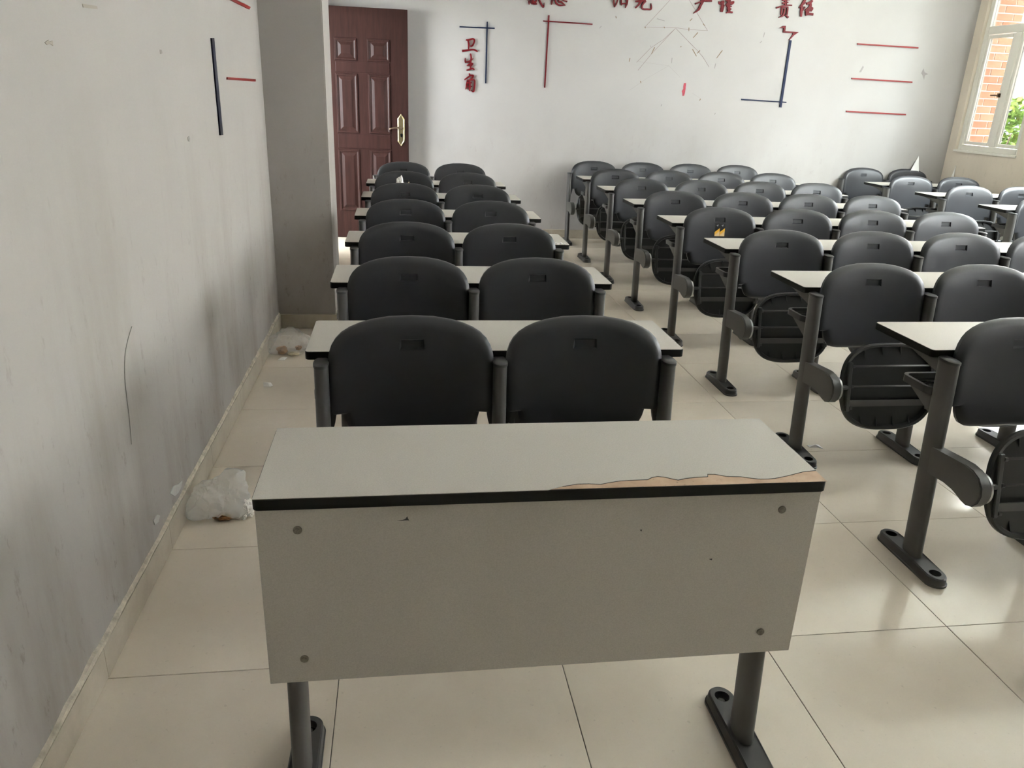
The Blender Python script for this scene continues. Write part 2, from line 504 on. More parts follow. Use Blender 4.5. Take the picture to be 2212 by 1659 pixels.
baseboard('baseboard_pier_side', 1, PIER_Y0, PIER_Y1, PIER_X, 1)
baseboard('baseboard_back', 0, 0.0, XR, YB, -1)
baseboard('baseboard_right', 1, YF, YB-0.013, XR, -1)

# windows
def window(i, y0, y1):
    glass = MAT['glass_dimming' if i == 1 else 'glass']
    root = bpy.data.objects.new('window_%d' % i, None); COL.objects.link(root); root['kind'] = 'structure'
    xf0, xf1 = XR+0.035, XR+0.095
    z0, z1 = SILL, WTOP
    zt0, zt1 = 2.235, 2.315
    ym = y0+(y1-y0)*0.46
    def part(name, boxes, mat, bev=0.004):
        bm = bmesh.new()
        for bx in boxes: box(bm, *bx)
        if bev: bevel_all(bm, bev, 1)
        return link(name, mesh_of(name, bm, mat), root)
    w = 0.055
    part('frame', [(xf0, xf1, y0, y0+w, z0, z1), (xf0, xf1, y1-w, y1, z0, z1), (xf0, xf1, y0+w, y1-w, z0, z0+w), (xf0, xf1, y0+w, y1-w, z1-w, z1)], MAT['alu'])
    part('transom', [(xf0, xf1, y0+w, y1-w, zt0, zt1)], MAT['alu'])
    part('mullion', [(xf0, xf1, ym-0.04, ym+0.04, z0+w, zt0)], MAT['alu'])
    for (a, b) in ((y0+w, ym-0.04), (ym+0.04, y1-w)):
        s = 0.038; sx0, sx1 = xf0+0.008, xf1-0.012
        bm = bmesh.new()
        g = 0.004
        box(bm, sx0, sx1, a+g, a+s, z0+w+g, zt0-g); box(bm, sx0, sx1, b-s, b-g, z0+w+g, zt0-g)
        box(bm, sx0, sx1, a+s, b-s, z0+w+g, z0+w+s); box(bm, sx0, sx1, a+s, b-s, zt0-s, zt0-g)
        bevel_all(bm, 0.003, 1)
        sash = link('sash', mesh_of('sash', bm, MAT['alu']), root)
        bm = bmesh.new(); box(bm, (sx0+sx1)/2-0.002, (sx0+sx1)/2+0.002, a+s, b-s, z0+w+s, zt0-s)
        link('pane', mesh_of('pane', bm, glass), sash)
        if a > ym:
            bm = bmesh.new(); hy = a+s/2
            box(bm, sx0-0.03, sx0, hy-0.008, hy+0.008, 1.62, 1.66); box(bm, sx0-0.034, sx0-0.022, hy-0.008, hy+0.10, 1.632, 1.646)
            link('latch', mesh_of('latch', bm, MAT['brass_dark']), sash)
    bm = bmesh.new(); box(bm, (xf0+xf1)/2-0.002, (xf0+xf1)/2+0.002, y0+w, y1-w, zt1, z1-w)
    link('pane', mesh_of('pane', bm, glass), root)
    bm = bmesh.new(); box(bm, XR-0.012, xf0, y0-0.008, y1+0.008, z0-0.022, z0+0.002); bevel_all(bm, 0.003, 1)
    link('sill', mesh_of('sill', bm, MAT['alu']), root)
for i, (a, b) in enumerate(WINDOWS): window(i+1, a, b)

# open panelled door leaf, standing parallel to the back wall
DY = 6.42
def door():
    root = bpy.data.objects.new('door_1', None); COL.objects.link(root); root['kind'] = 'structure'
    root.location = (0.0, DY, 0)
    def add(name, bm, mat, parent=root, **kw): return link(name, mesh_of(name, bm, mat, **kw), parent)
    bm = bmesh.new(); box(bm, 0.004, 0.858, 0.0, 0.045, 0.006, 2.170); bevel_all(bm, 0.002, 1)
    leaf = add('leaf', bm, MAT['door'])
    def panel(x0, x1, z0, z1):
        bm = bmesh.new()
        prof = [(0.0, 0.0), (0.004, -0.009), (0.016, -0.010), (0.026, -0.003), (0.034, -0.002), (0.062, -0.011), (0.067, -0.011)]
        prev = None
        for ins, dy in prof:
            if 2*ins > min(x1-x0, z1-z0)-0.02: break
            r = [bm.verts.new(p) for p in ((x0+ins, dy, z0+ins), (x1-ins, dy, z0+ins), (x1-ins, dy, z1-ins), (x0+ins, dy, z1-ins))]
            if prev:
                for k in range(4): bm.faces.new((prev[k], prev[(k+1) % 4], r[(k+1) % 4], r[k]))
            prev = r
        bm.faces.new(prev)
        add('door_panel', bm, MAT['door'])
    for (x0, x1) in ((0.160, 0.372), (0.470, 0.684)):
        panel(x0, x1, 1.700, 1.900); panel(x0, x1, 1.035, 1.585); panel(x0, x1, 0.275, 0.880)
    for (x0, x1, z0, z1) in ((0.166, 0.680, 1.598, 1.690), (0.166, 0.680, 0.892, 1.024)):
        bm = bmesh.new(); box(bm, x0, x1, -0.007, 0.0, z0, z1); bevel_all(bm, 0.005, 2)
        add('cross_rail', bm, MAT['door'])
    # brass lock plate with chamfered ends
    cx, zt, zb, w = 0.784, 1.232, 0.925, 0.034
    outl = [(cx, zt), (cx+w, zt-0.045), (cx+w, zb+0.045), (cx, zb), (cx-w, zb+0.045), (cx-w, zt-0.045)]
    inn = [(cx+(p[0]-cx)*0.66, (zt+zb)/2+(p[1]-(zt+zb)/2)*0.90) for p in outl]
    bm = bmesh.new()
    a = [bm.verts.new((p[0], 0.0, p[1])) for p in outl]; b = [bm.verts.new((p[0], -0.006, p[1])) for p in outl]
    c2 = [bm.verts.new((cx+(p[0]-cx)*0.82, -0.010, (zt+zb)/2+(p[1]-(zt+zb)/2)*0.95)) for p in outl]
    d = [bm.verts.new((p[0], -0.006, p[1])) for p in inn]
    for k in range(6):
        k2 = (k+1) % 6
        for q0, q1 in ((a, b), (b, c2), (c2, d)): bm.faces.new((q0[k], q0[k2], q1[k2], q1[k]))
    bm.faces.new(d)
    plate = add('lock_plate', bm, MAT['brass'])
    bm = bmesh.new(); tube(bm, (cx+0.004, -0.006, 1.098), (cx+0.004, -0.045, 1.098), 0.012, 14)
    path_tube(bm, [(cx+0.006, -0.045, 1.100), (cx-0.03, -0.048, 1.103), (cx-0.07, -0.048, 1.101), (cx-0.10, -0.046, 1.092), (cx-0.118, -0.044, 1.086)], [0.011, 0.009, 0.0075, 0.007, 0.0075], 10)
    add('lever_handle', bm, MAT['brass_dark'], plate, smooth=True)
    bm = bmesh.new(); tube(bm, (cx+0.003, -0.005, 1.034), (cx+0.003, -0.011, 1.034), 0.013, 14); tube(bm, (cx+0.003, -0.005, 1.020), (cx+0.003, -0.011, 1.020), 0.010, 12)
    add('keyhole', bm, MAT['well'], plate)
    bm = bmesh.new(); box(bm, 0.858, 0.872, 0.014, 0.030, 1.118, 1.142); bevel_all(bm, 0.002, 1)
    add('latch_bolt', bm, MAT['chrome'])
    for z in (0.25, 1.1, 1.95):
        bm = bmesh.new(); tube(bm, (0.002, -0.004, z-0.05), (0.002, -0.004, z+0.05), 0.007, 10); add('hinge', bm, MAT['brass_dark'])
door()
bm = bmesh.new()
box(bm, -0.25, 0.012, DOORWAY[0]-0.05, DOORWAY[0]+0.012, 0, DOORWAY[2]); box(bm, -0.25, 0.012, DOORWAY[1]-0.012, DOORWAY[1]+0.05, 0, DOORWAY[2]); box(bm, -0.25, 0.012, DOORWAY[0]-0.05, DOORWAY[1]+0.05, DOORWAY[2]-0.012, DOORWAY[2]+0.05)
struct('trim_1', bm, MAT['door'])

# corridor beyond the doorway; unseen outer wall mostly closed to cut its daylight
bm = bmesh.new(); box(bm, -2.2, -0.24, 1.0, 9.0, -0.2, -0.005); struct('corridor_floor', bm, MAT['concrete'])
bm = bmesh.new()
box(bm, -2.35, -2.2, 1.0, 9.0, -0.2, 1.2); box(bm, -2.35, -2.2, 1.0, 9.0, 2.5, ZC); box(bm, -2.35, -2.2, 1.0, 3.2, 1.2, 2.5); box(bm, -2.35, -2.2, 5.6, 9.0, 1.2, 2.5)
box(bm, -2.35, -0.24, 0.85, 1.0, -0.2, ZC); box(bm, -2.35, -0.24, 9.0, 9.15, -0.2, ZC)
struct('wall_corridor', bm, MAT['concrete'])
bm = bmesh.new(); box(bm, -2.35, -0.24, 1.0, 9.0, ZC, ZC+0.2); struct('corridor_ceiling', bm, MAT['ceiling'])

# ------------------------------------------------------------------ desks and chairs
LEAN = 0.075
DZ = 0.7395           # desk surface height
DTH = 0.025
DD = 0.325            # desk depth
def ypost(z): return -0.085+LEAN*z

def superell(a, b, n, k):
    pts = []
    for i in range(k):
        t = 2*math.pi*i/k
        c, s = math.cos(t), math.sin(t)
        pts.append((a*math.copysign(abs(c)**(2/n), c), b*math.copysign(abs(s)**(2/n), s)))
    return pts

def make_post(z0=0.03, z1=0.716):
    bm = bmesh.new(); rings = []
    sec = superell(0.0205, 0.040, 2.6, 24)
    for z in (z0, z1): rings.append([bm.verts.new((x, ypost(z)+y, z)) for x, y in sec])
    for i in range(24): bm.faces.new((rings[0][i], rings[0][(i+1) % 24], rings[1][(i+1) % 24], rings[1][i]))
    bm.faces.new(rings[0][::-1]); bm.faces.new(rings[1])
    return sharp(mesh_of('leg', bm, MAT['steel'], smooth=True), 40)

def make_cap(z=0.716):
    bm = bmesh.new()
    r0 = [bm.verts.new((x, ypost(z)+y, z-0.006)) for x, y in superell(0.0222, 0.042, 2.6, 24)]
    r1 = [bm.verts.new((x, ypost(z)+y, z+0.002)) for x, y in superell(0.0222, 0.042, 2.6, 24)]
    r2 = [bm.verts.new((x, ypost(z)+y, z+0.005)) for x, y in superell(0.018, 0.037, 2.6, 24)]
    for p, q in ((r0, r1), (r1, r2)):
        for i in range(24): bm.faces.new((p[i], p[(i+1) % 24], q[(i+1) % 24], q[i]))
    bm.faces.new(r2); bm.faces.new(r0[::-1])
    return sharp(mesh_of('end_cap', bm, MAT['steel_dark'], smooth=True), 50)

def make_foot(cy):
    L, Wd = 0.165, 0.038
    def ring(s, z, slope=0.0):
        out = []
        for i in range(32):
            t = 2*math.pi*i/32
            c, sn = math.cos(t), math.sin(t)
            y = math.copysign(L-Wd, sn)+Wd*sn if abs(sn) > 1e-6 else 0
            xx, yy = Wd*c*s, (y-(1-s)*math.copysign(Wd, y) if abs(y) > 1e-6 else 0)
            out.append((xx, cy+yy, z-slope*max(0, abs(yy)-0.06)))
        return out
    bm = bmesh.new()
    rs = [[bm.verts.new(p) for p in r] for r in (ring(1.0, 0.0), ring(1.0, 0.006), ring(0.93, 0.008), ring(0.88, 0.034, 0.07), ring(0.78, 0.038, 0.07))]
    for p, q in zip(rs, rs[1:]):
        for i in range(32): bm.faces.new((p[i], p[(i+1) % 32], q[(i+1) % 32], q[i]))
    bm.faces.new(rs[0][::-1])
    # raised spine along the middle
    bm.faces.new(rs[-1])
    bmesh.ops.recalc_face_normals(bm, faces=bm.faces)
    me = mesh_of('foot_raw', bm, MAT['steel_dark'])
    cb = bmesh.new()
    for s in (-1, 1): tube(cb, (0, cy+s*0.122, 0.010), (0, cy+s*0.122, 0.06), 0.019, 20)
    out = boolean_cut(me, cb, 'foot')
    for p in out.polygons: p.use_smooth = True
    return sharp(out, 30)

def make_well(cy, s):
    bm = bmesh.new()
    tube(bm, (0, cy+s*0.122, 0.0095), (0, cy+s*0.122, 0.012), 0.018, 18)
    tube(bm, (0, cy+s*0.122, 0.0115), (0, cy+s*0.122, 0.020), 0.009, 6)
    return mesh_of('anchor_bolt', bm, MAT['well'])

def make_arm():
    pts = [(-0.03, 0.428), (-0.10, 0.432), (-0.17, 0.438), (-0.225, 0.442), (-0.262, 0.440), (-0.292, 0.428), (-0.312, 0.405), (-0.318, 0.380), (-0.311, 0.352), (-0.292, 0.331), (-0.266, 0.323),
           (-0.240, 0.327), (-0.221, 0.338), (-0.200, 0.347), (-0.16, 0.346), (-0.10, 0.341), (-0.03, 0.337)]
    bm = bmesh.new(); prism(bm, pts, 0, -0.019, 0.019)
    es = [e for e in bm.edges if abs(e.verts[0].co.x-e.verts[1].co.x) < 1e-6]
    bmesh.ops.bevel(bm, geom=es, offset=0.004, segments=2, affect='EDGES')
    return sharp(mesh_of('seat_arm', bm, MAT['steel'], smooth=True), 35)

def make_washer(s):
    bm = bmesh.new(); tube(bm, (s*0.018, -0.266, 0.381), (s*0.025, -0.266, 0.381), 0.050, 28)
    return sharp(mesh_of('pivot_washer', bm, MAT['chrome'], smooth=True), 40)

def make_desk_bracket():
    bm = bmesh.new()
    prism(bm, [(-0.045, 0.7135), (0.215, 0.7135), (0.215, 0.708), (0.14, 0.700), (0.0, 0.668), (-0.045, 0.640)], 0, -0.014, 0.014)
    return mesh_of('desk_bracket', bm, MAT['steel'])

def make_rack_bracket():
    bm = bmesh.new()
    prism(bm, [(-0.05, 0.588), (0.115, 0.588), (0.105, 0.578), (0.0, 0.530), (-0.055, 0.500)], 0, -0.012, 0.012)
    return mesh_of('rack_bracket', bm, MAT['steel'])

def rounded_rect(x0, x1, y0, y1, r, n=6):
    pts = []
    for cx, cy, a0 in ((x1-r, y1-r, 0), (x0+r, y1-r, 90), (x0+r, y0+r, 180), (x1-r, y0+r, 270)):
        for i in range(n+1):
            a = math.radians(a0+90*i/n); pts.append((cx+r*math.cos(a), cy+r*math.sin(a)))
    return pts

def make_rack(x0, x1):
    bm = bmesh.new()
    o = rounded_rect(x0, x1, -0.01, 0.145, 0.03); i = rounded_rect(x0+0.012, x1-0.012, 0.002, 0.133, 0.02)
    vs = [[bm.verts.new((p[0], p[1], z)) for p in q] for q, z in ((o, 0.588), (o, 0.612), (i, 0.612), (i, 0.588))]
    n = len(o)
    for a, b in ((0, 1), (1, 2), (2, 3), (3, 0)):
        for k in range(n): bm.faces.new((vs[a][k], vs[a][(k+1) % n], vs[b][(k+1) % n], vs[b][k]))
    for y in (0.035, 0.068, 0.101): tube(bm, (x0+0.006, y, 0.600), (x1-0.006, y, 0.600), 0.004, 8)
    return sharp(mesh_of('book_rack', bm, MAT['steel_dark'], smooth=True), 40)

def make_top(x0, x1):
    r = 0.012
    o = rounded_rect(x0, x1, 0, DD, r, 4)
    bm = bmesh.new(); prism(bm, o, 2, DZ-DTH, DZ-0.0012)
    es = [e for e in bm.edges if abs(e.verts[0].co.z-e.verts[1].co.z) < 1e-6]
    bmesh.ops.bevel(bm, geom=es, offset=0.0015, segments=1, affect='EDGES')
    band = mesh_of('edge_band', bm, MAT['edge'])
    i = rounded_rect(x0+0.0015, x1-0.0015, 0.0015, DD-0.0015, r, 4)
    bm = bmesh.new(); prism(bm, i, 2, DZ-0.0013, DZ)
    return band, mesh_of('tabletop', bm, MAT['laminate'])

# backrest: curved shell with rolled rim, notched lower corners and a real recess
def make_backrest():
    half = [(0.0, 0.478), (0.06, 0.478), (0.12, 0.480), (0.150, 0.485), (0.172, 0.496), (0.186, 0.514), (0.195, 0.535), (0.200, 0.556), (0.2195, 0.556), (0.236, 0.556),
            (0.2405, 0.564), (0.2415, 0.595), (0.2415, 0.640), (0.2415, 0.685), (0.2410, 0.714), (0.2375, 0.740), (0.2300, 0.764), (0.2180, 0.783), (0.2010, 0.799), (0.1780, 0.812), (0.1500, 0.8225), (0.1150, 0.831), (0.0650, 0.838), (0.0, 0.840)]
    out = half+[(-x, z) for x, z in half[-2:0:-1]]
    cz = 0.66
    S = [0.0, 0.2, 0.4, 0.58, 0.72, 0.82, 0.885, 0.925, 0.955, 0.98, 1.0]
    def yof(x, z, s):
        y = ypost(z)-0.014+0.024*max(0, 1-(x/0.245)**2)
        t = max(0, min(1, (z-0.73)/0.11)); y += 0.016*t*t
        if s > 0.88: y += 0.017*((s-0.88)/0.12)**2
        return y
    bm = bmesh.new()
    def surf(off):
        rings = []
        for s in S[1:]:
            rings.append([bm.verts.new((x*s, yof(x*s, cz+(z-cz)*s, s)+off, cz+(z-cz)*s)) for x, z in out])
        c = bm.verts.new((0, yof(0, cz, 0)+off, cz))
        n = len(out)
        for i in range(n): bm.faces.new((c, rings[0][i], rings[0][(i+1) % n]))
        for p, q in zip(rings, rings[1:]):
            for i in range(n): bm.faces.new((p[i], q[i], q[(i+1) % n], p[(i+1) % n]))
        return rings[-1]
    f = surf(0.0); b = surf(0.012)
    n = len(out)
    for i in range(n): bm.faces.new((f[i], b[i], b[(i+1) % n], f[(i+1) % n]))
    me = mesh_of('backrest_raw', bm, MAT['plastic'])
    cb = bmesh.new()
    yb = yof(0, 0.765, 0.3)
    a = [(-0.036, 0.7495), (0.036, 0.7495), (0.036, 0.7805), (-0.036, 0.7805)]
    ins = [(-0.0305, 0.7545), (0.0305, 0.7545), (0.0305, 0.7755), (-0.0305, 0.7755)]
    def pt(p, y): return cb.verts.new((p[0], y+LEAN*(p[1]-0.765), p[1]))
    v0 = [pt(p, yb-0.03) for p in a]; v1 = [pt(p, yb-0.001) for p in a]; v2 = [pt(p, yb+0.0075) for p in ins]
    for p, q in ((v0, v1), (v1, v2)):
        for i in range(4): cb.faces.new((p[i], p[(i+1) % 4], q[(i+1) % 4], q[i]))
    cb.faces.new(v0[::-1]); cb.faces.new(v2)
    o = boolean_cut(me, cb, 'backrest')
    for p in o.polygons: p.use_smooth = True
    return sharp(o, 38)

def make_back_bracket(side):
    """curved tab that hooks the backrest to the post"""
    bm = bmesh.new()
    pts = [(0.2215, 0.585), (0.2425, 0.585), (0.2425, 0.500), (0.2350, 0.500), (0.2310, 0.515), (0.2262, 0.532), (0.2220, 0.556)]
    prism(bm, [(side*x, z) for x, z in pts], 1, -0.044, -0.030)
    return mesh_of('back_bracket', bm, MAT['plastic_under'])

SEAT_C = Vector((0, -0.268, 0.385)); _tl = Vector((0, 0.20, 1)).normalized(); _nl = Vector((0, 1, -0.20)).normalized()
def sp(x, t, n): return SEAT_C+Vector((x, 0, 0))+_tl*t+_nl*n
def make_seat():
    A, B = 0.216, 0.182
    out = superell(A, B, 3.0, 64)
    out = [(x*(1-0.06*max(0, -t/B)), t) for x, t in out]
    bm = bmesh.new(); n = 64
    def ring(s, d): return [bm.verts.new(sp(x*s, t*s, d(x*s, t*s))) for x, t in out]
    bulge = lambda x, t: 0.016*(1-(t/B)**2)
    rs = [ring(0.90, lambda x, t: 0.020+0.3*bulge(x, t)), ring(0.925, lambda x, t: 0.002), ring(0.975, lambda x, t: 0.0), ring(1.0, lambda x, t: 0.006), ring(1.0, lambda x, t: 0.018), ring(0.95, lambda x, t: 0.030), ring(0.80, lambda x, t: 0.034), ring(0.4, lambda x, t: 0.032)]
    inner = [ring(0.6, lambda x, t: 0.022), ring(0.3, lambda x, t: 0.022)]
    c0 = bm.verts.new(sp(0, 0, 0.022)); c1 = bm.verts.new(sp(0, 0, 0.031))
    seq = inner[::-1]+rs
    for i in range(n): bm.faces.new((c0, seq[0][i], seq[0][(i+1) % n]))
    for p, q in zip(seq, seq[1:]):
        for i in range(n): bm.faces.new((p[i], p[(i+1) % n], q[(i+1) % n], q[i]))
    for i in range(n): bm.faces.new((c1, seq[-1][(i+1) % n], seq[-1][i]))
    return sharp(mesh_of('seat', bm, MAT['plastic_under'], smooth=True), 40)

def make_rib(x, top):
    bm = bmesh.new()
    s = 1 if top else -1
    B = 0.182*(1-abs(x/0.216)**3)**(1/3)
    pts = [(x, s*B*0.955, 0.004), (x, s*B*0.955, 0.024), (x+0.022*s*(1 if top else 0), s*(B*0.955-0.050), 0.024)]
    v0 = [bm.verts.new(sp(p[0]-0.002, p[1], p[2])) for p in pts]; v1 = [bm.verts.new(sp(p[0]+0.002, p[1], p[2])) for p in pts]
    bm.faces.new(v0); bm.faces.new(v1[::-1])
    for i in range(3): bm.faces.new((v0[i], v1[i], v1[(i+1) % 3], v0[(i+1) % 3]))
    return mesh_of('rib', bm, MAT['plastic_under'])

def seat_box(bm, x0, x1, t0, t1, n0, n1):
    vs = [bm.verts.new(sp(*p)) for p in ((x0,t0,n0),(x1,t0,n0),(x1,t1,n0),(x0,t1,n0),(x0,t0,n1),(x1,t0,n1),(x1,t1,n1),(x0,t1,n1))]
    for f in ((0,3,2,1),(4,5,6,7),(0,1,5,4),(1,2,6,5),(2,3,7,6),(3,0,4,7)): bm.faces.new([vs[i] for i in f])

def make_seat_bracket(side):
    bm = bmesh.new()
    a, b = sorted((side*0.176, side*0.194))
    seat_box(bm, a, b, -0.100, 0.105, -0.008, 0.018)
    bevel_all(bm, 0.003, 1)
    tube(bm, sp(side*0.19, 0.0, 0.0), sp(side*0.236, 0.0, 0.0), 0.010, 12)
    for t in (0.088, 0.004, -0.085): tube(bm, sp(side*0.178, t, -0.006), sp(side*0.168, t, -0.006), 0.007, 8)
    return mesh_of('seat_bracket', bm, MAT['steel_dark'])

def make_rod(t):
    bm = bmesh.new(); tube(bm, sp(-0.18, t, -0.002), sp(0.18, t, -0.002), 0.0042, 8)
    return mesh_of('seat_rod', bm, MAT['steel'], smooth=True)

def make_bar():
    bm = bmesh.new(); seat_box(bm, -0.195, 0.195, -0.080, -0.054, -0.004, 0.004)
    return mesh_of('seat_bar', bm, MAT['steel'])

ME = dict(post=make_post(), cap=make_cap(), foot=make_foot(-0.085), well1=make_well(-0.085, -1), well2=make_well(-0.085, 1), arm=make_arm(), washl=make_washer(-1), washr=make_washer(1), dbr=make_desk_bracket(), rbr=make_rack_bracket(),
          back=make_backrest(), brl=make_back_bracket(-1), brr=make_back_bracket(1), seat=make_seat(), sbl=make_seat_bracket(-1), sbr=make_seat_bracket(1), rod1=make_rod(0.088), rod2=make_rod(0.004), bar=make_bar())
RIBS = [make_rib(x, True) for x in (-0.125, -0.045, 0.035, 0.115)]+[make_rib(x, False) for x in (-0.11, -0.037, 0.037, 0.11)]

def chair(x, yd, label, group):
    t = empty('folding_chair', (x, yd, 0)); tag(t, label, 'chair', group)
    back = link('backrest', ME['back'], t)
    link('back_bracket', ME['brl'], t); link('back_bracket', ME['brr'], t)
    seat = link('seat', ME['seat'], t)
    link('seat_bracket', ME['sbl'], seat); link('seat_bracket', ME['sbr'], seat)
    link('seat_rod', ME['rod1'], seat); link('seat_rod', ME['rod2'], seat); link('seat_bar', ME['bar'], seat)
    for r in RIBS: link('rib', r, seat)
    return t, back

def legs(root, posts, cx, dy=0.0, desk=True, arms=True):
    for xp in posts:
        lg = link('leg', ME['post'], root, (xp-cx, dy, 0))
        link('foot', ME['foot'], lg); link('anchor_bolt', ME['well1'], lg); link('anchor_bolt', ME['well2'], lg)
        if dy == 0.0: link('end_cap', ME['cap'], lg)
        if arms:
            link('seat_arm', ME['arm'], lg)
            if xp != posts[-1]: link('pivot_washer', ME['washr'], lg)
            if xp != posts[0]: link('pivot_washer', ME['washl'], lg)
        if desk and dy == 0.0: link('desk_bracket', ME['dbr'], lg); link('rack_bracket', ME['rbr'], lg)

TOPS = {}
def desk(posts, x0, x1, yd, label, group, first=False, bare=False):
    cx = (x0+x1)/2
    t = empty('chair_frame' if bare else 'classroom_desk', (cx, yd, 0))
    tag(t, label, 'frame' if bare else 'desk', group)
    legs(t, [posts[0], posts[-1]] if first else posts, cx, 0.128 if first else 0.0, not bare, not first)
    if bare: return t
    key = (round(x0-cx, 3), round(x1-cx, 3))
    if key not in TOPS: TOPS[key] = make_top(*key)+(make_rack(posts[0]-cx-0.03, posts[-1]-cx+0.03),)
    band, top, rack = TOPS[key]
    link('edge_band', band, t)
    if first != 'peeled': link('tabletop', top, t)
    if not first: link('book_rack', rack, t)
    else:
        bm = bmesh.new(); box(bm, x0-cx+0.002, x1-cx-0.002, 0.013, 0.030, 0.300, DZ-DTH-0.0005); bevel_all(bm, 0.001, 1)
        pn = link('modesty_panel', mesh_of('modesty_panel', bm, MAT['laminate']), t)
        w = (x1-x0)/2
        for bx, bz in ((-w+0.078, 0.664), (-w+0.074, 0.360), (w-0.083, 0.669), (w-0.080, 0.358)):
            bm = bmesh.new(); tube(bm, (bx, 0.0135, bz), (bx, 0.0105, bz), 0.0085, 18); tube(bm, (bx, 0.0110, bz), (bx, 0.0095, bz), 0.0045, 6)
            link('bolt', mesh_of('bolt', bm, MAT['bolt']), pn)
    return t

FRONT = ['front', 'second', 'third', 'fourth', 'fifth', 'sixth', 'seventh', 'eighth']
BACKN = ['rearmost', 'second-last', 'third-last', 'fourth-last', 'fifth-last', 'sixth-last', 'seventh-last', 'eighth-last']
yL = lambda i: -1.2723+0.8614*i
yM = lambda i: -1.2682+0.8477*i
yR = lambda i: -1.1986+0.8586*i
PL = [0.545, 1.062, 1.579]; XL = (0.4964, 1.640)
PM = [2.510+0.523*k for k in range(5)]; XM = (2.468, 4.655)
PR = [5.643+0.533*k for k in range(3)]; XRR = (5.600, 6.770)

# left block
d1 = desk(PL, *XL, yL(1), 'front two-seat grey desk with wide front panel and peeling brown corner', 'two-seat desks beside the left wall', first='peeled')
for i in range(2, 8):
    desk(PL, *XL, yL(i), 'grey two-seat desk with black edge, %s from the front, beside left wall' % FRONT[i-1], 'two-seat desks beside the left wall')
desk(PL, *XL, yL(8), 'grey steel posts carrying the rearmost chair pair near the brown door', 'deskless rear chair frames', bare=True)
for i in range(2, 9):
    for k, side in enumerate(('left', 'right')):
        chair((PL[k]+PL[k+1])/2, yL(i), 'charcoal flip-up chair, %s seat in %s chair row of block beside left wall' % (side, FRONT[i-2]), 'flip-up chairs beside the left wall')
# centre block
for i in range(1, 9):
    desk(PM, *XM, yM(i), ('long grey front desk with front panel in the four-seat centre block' if i == 1 else 'long four-seat grey desk with black edge, %s desk of the centre block' % BACKN[8-i]), 'four-seat desks in the centre block', first=(i == 1))
desk(PM, *XM, yM(9), 'grey steel posts carrying the rearmost four chairs of the centre block', 'deskless rear chair frames', bare=True)
ORD = ['first', 'second', 'third', 'fourth']
for i in range(2, 10):
    for k in range(4):
        lab = 'charcoal flip-up chair, %s from left aisle in %s row of four-seat centre block' % (ORD[k], BACKN[9-i])
        if (i, k) == (5, 0): lab = 'charcoal flip-up chair with two black-and-yellow stickers on its backrest, left aisle seat'
        t, back = chair((PM[k]+PM[k+1])/2, yM(i), lab, 'flip-up chairs in the centre block')
        if (i, k) == (5, 0): sticker_chair, sticker_back = t, back
# window block
for i in range(1, 9):
    desk(PR, *XRR, yR(i), ('short grey front desk with front panel in the window-side block' if i == 1 else 'short two-seat grey desk with black edge, %s desk beside window wall' % BACKN[8-i]), 'two-seat desks beside the window wall', first=(i == 1))
desk(PR, *XRR, yR(9), 'grey steel posts carrying the rearmost chair pair in window corner', 'deskless rear chair frames', bare=True)
for i in range(2, 10):
    for k, side in enumerate(('left', 'right')):
        chair((PR[k]+PR[k+1])/2, yR(i), 'charcoal flip-up chair, %s seat in %s row of block beside window wall' % (side, BACKN[9-i]), 'flip-up chairs beside the window wall')

# torn laminate of the front desk
ex = [(200,243),(300,222),(400,205),(480,203),(560,207),(630,193),(700,183),(790,178),(880,175),(910,160),(950,153),(1000,158),(1050,170),(1090,178),(1135,168),(1200,160),(1290,155),(1290,138),(1340,138),(1420,153),(1520,155),(1590,165),(1650,171),(1700,170),(1750,166),(1830,150),(1940,122),(2010,114),(2030,113)]
tear = [px(1120+a/3.16, 980+b/3.16, 2, DZ) for a, b in ex]
cx1, y1_ = (XL[0]+XL[1])/2, yL(1)
w = (XL[1]-XL[0])/2-0.0015
tear = [(p.x-cx1, min(max(p.y-y1_, 0.0016), 0.2)) for p in tear]
tear[0] = (tear[0][0], 0.0015); tear[-1] = (w, tear[-1][1])
poly = [(-w, 0.0015)]+tear+[(w, DD-0.0015), (-w, DD-0.0015)]
bm = bmesh.new(); prism(bm, poly, 2, DZ-0.0013, DZ)
link('tabletop', mesh_of('tabletop', bm, MAT['laminate']), d1)
bare = [(p[0], p[1]+0.003) for p in tear]+[(w, 0.0015)]
bm = bmesh.new(); prism(bm, bare, 2, DZ-0.00135, DZ-0.0009)
tag(link('bare_board_strip', mesh_of('bare_board_strip', bm, MAT['board']), d1), 'brown bare board where the laminate peeled off')
bm = bmesh.new()
for a, b in zip(tear[1:], tear[2:]):
    dx, dy = b[0]-a[0], b[1]-a[1]; L = math.hypot(dx, dy) or 1; nx, ny = -dy/L*0.0012, dx/L*0.0012
    prism(bm, [(a[0]-nx, a[1]-ny), (b[0]-nx, b[1]-ny), (b[0], b[1]), (a[0], a[1])], 2, DZ-0.0012, DZ-0.0003)
link('laminate_torn_edge', mesh_of('laminate_torn_edge', bm, MAT['scratch']), d1)
# little gouges on the front panel
for pts in ([(-0.306, 0.6765), (-0.296, 0.6775), (-0.290, 0.679), (-0.286, 0.685), (-0.284, 0.679), (-0.282, 0.676), (-0.288, 0.6765), (-0.296, 0.6760)], [(0.186, 0.634), (0.190, 0.634), (0.189, 0.629)], [(0.345, 0.555), (0.352, 0.556), (0.351, 0.552)]):
    bm = bmesh.new(); prism(bm, pts, 1, 0.0126, 0.0132); link('gouge', mesh_of('gouge', bm, MAT['scratch']), d1)

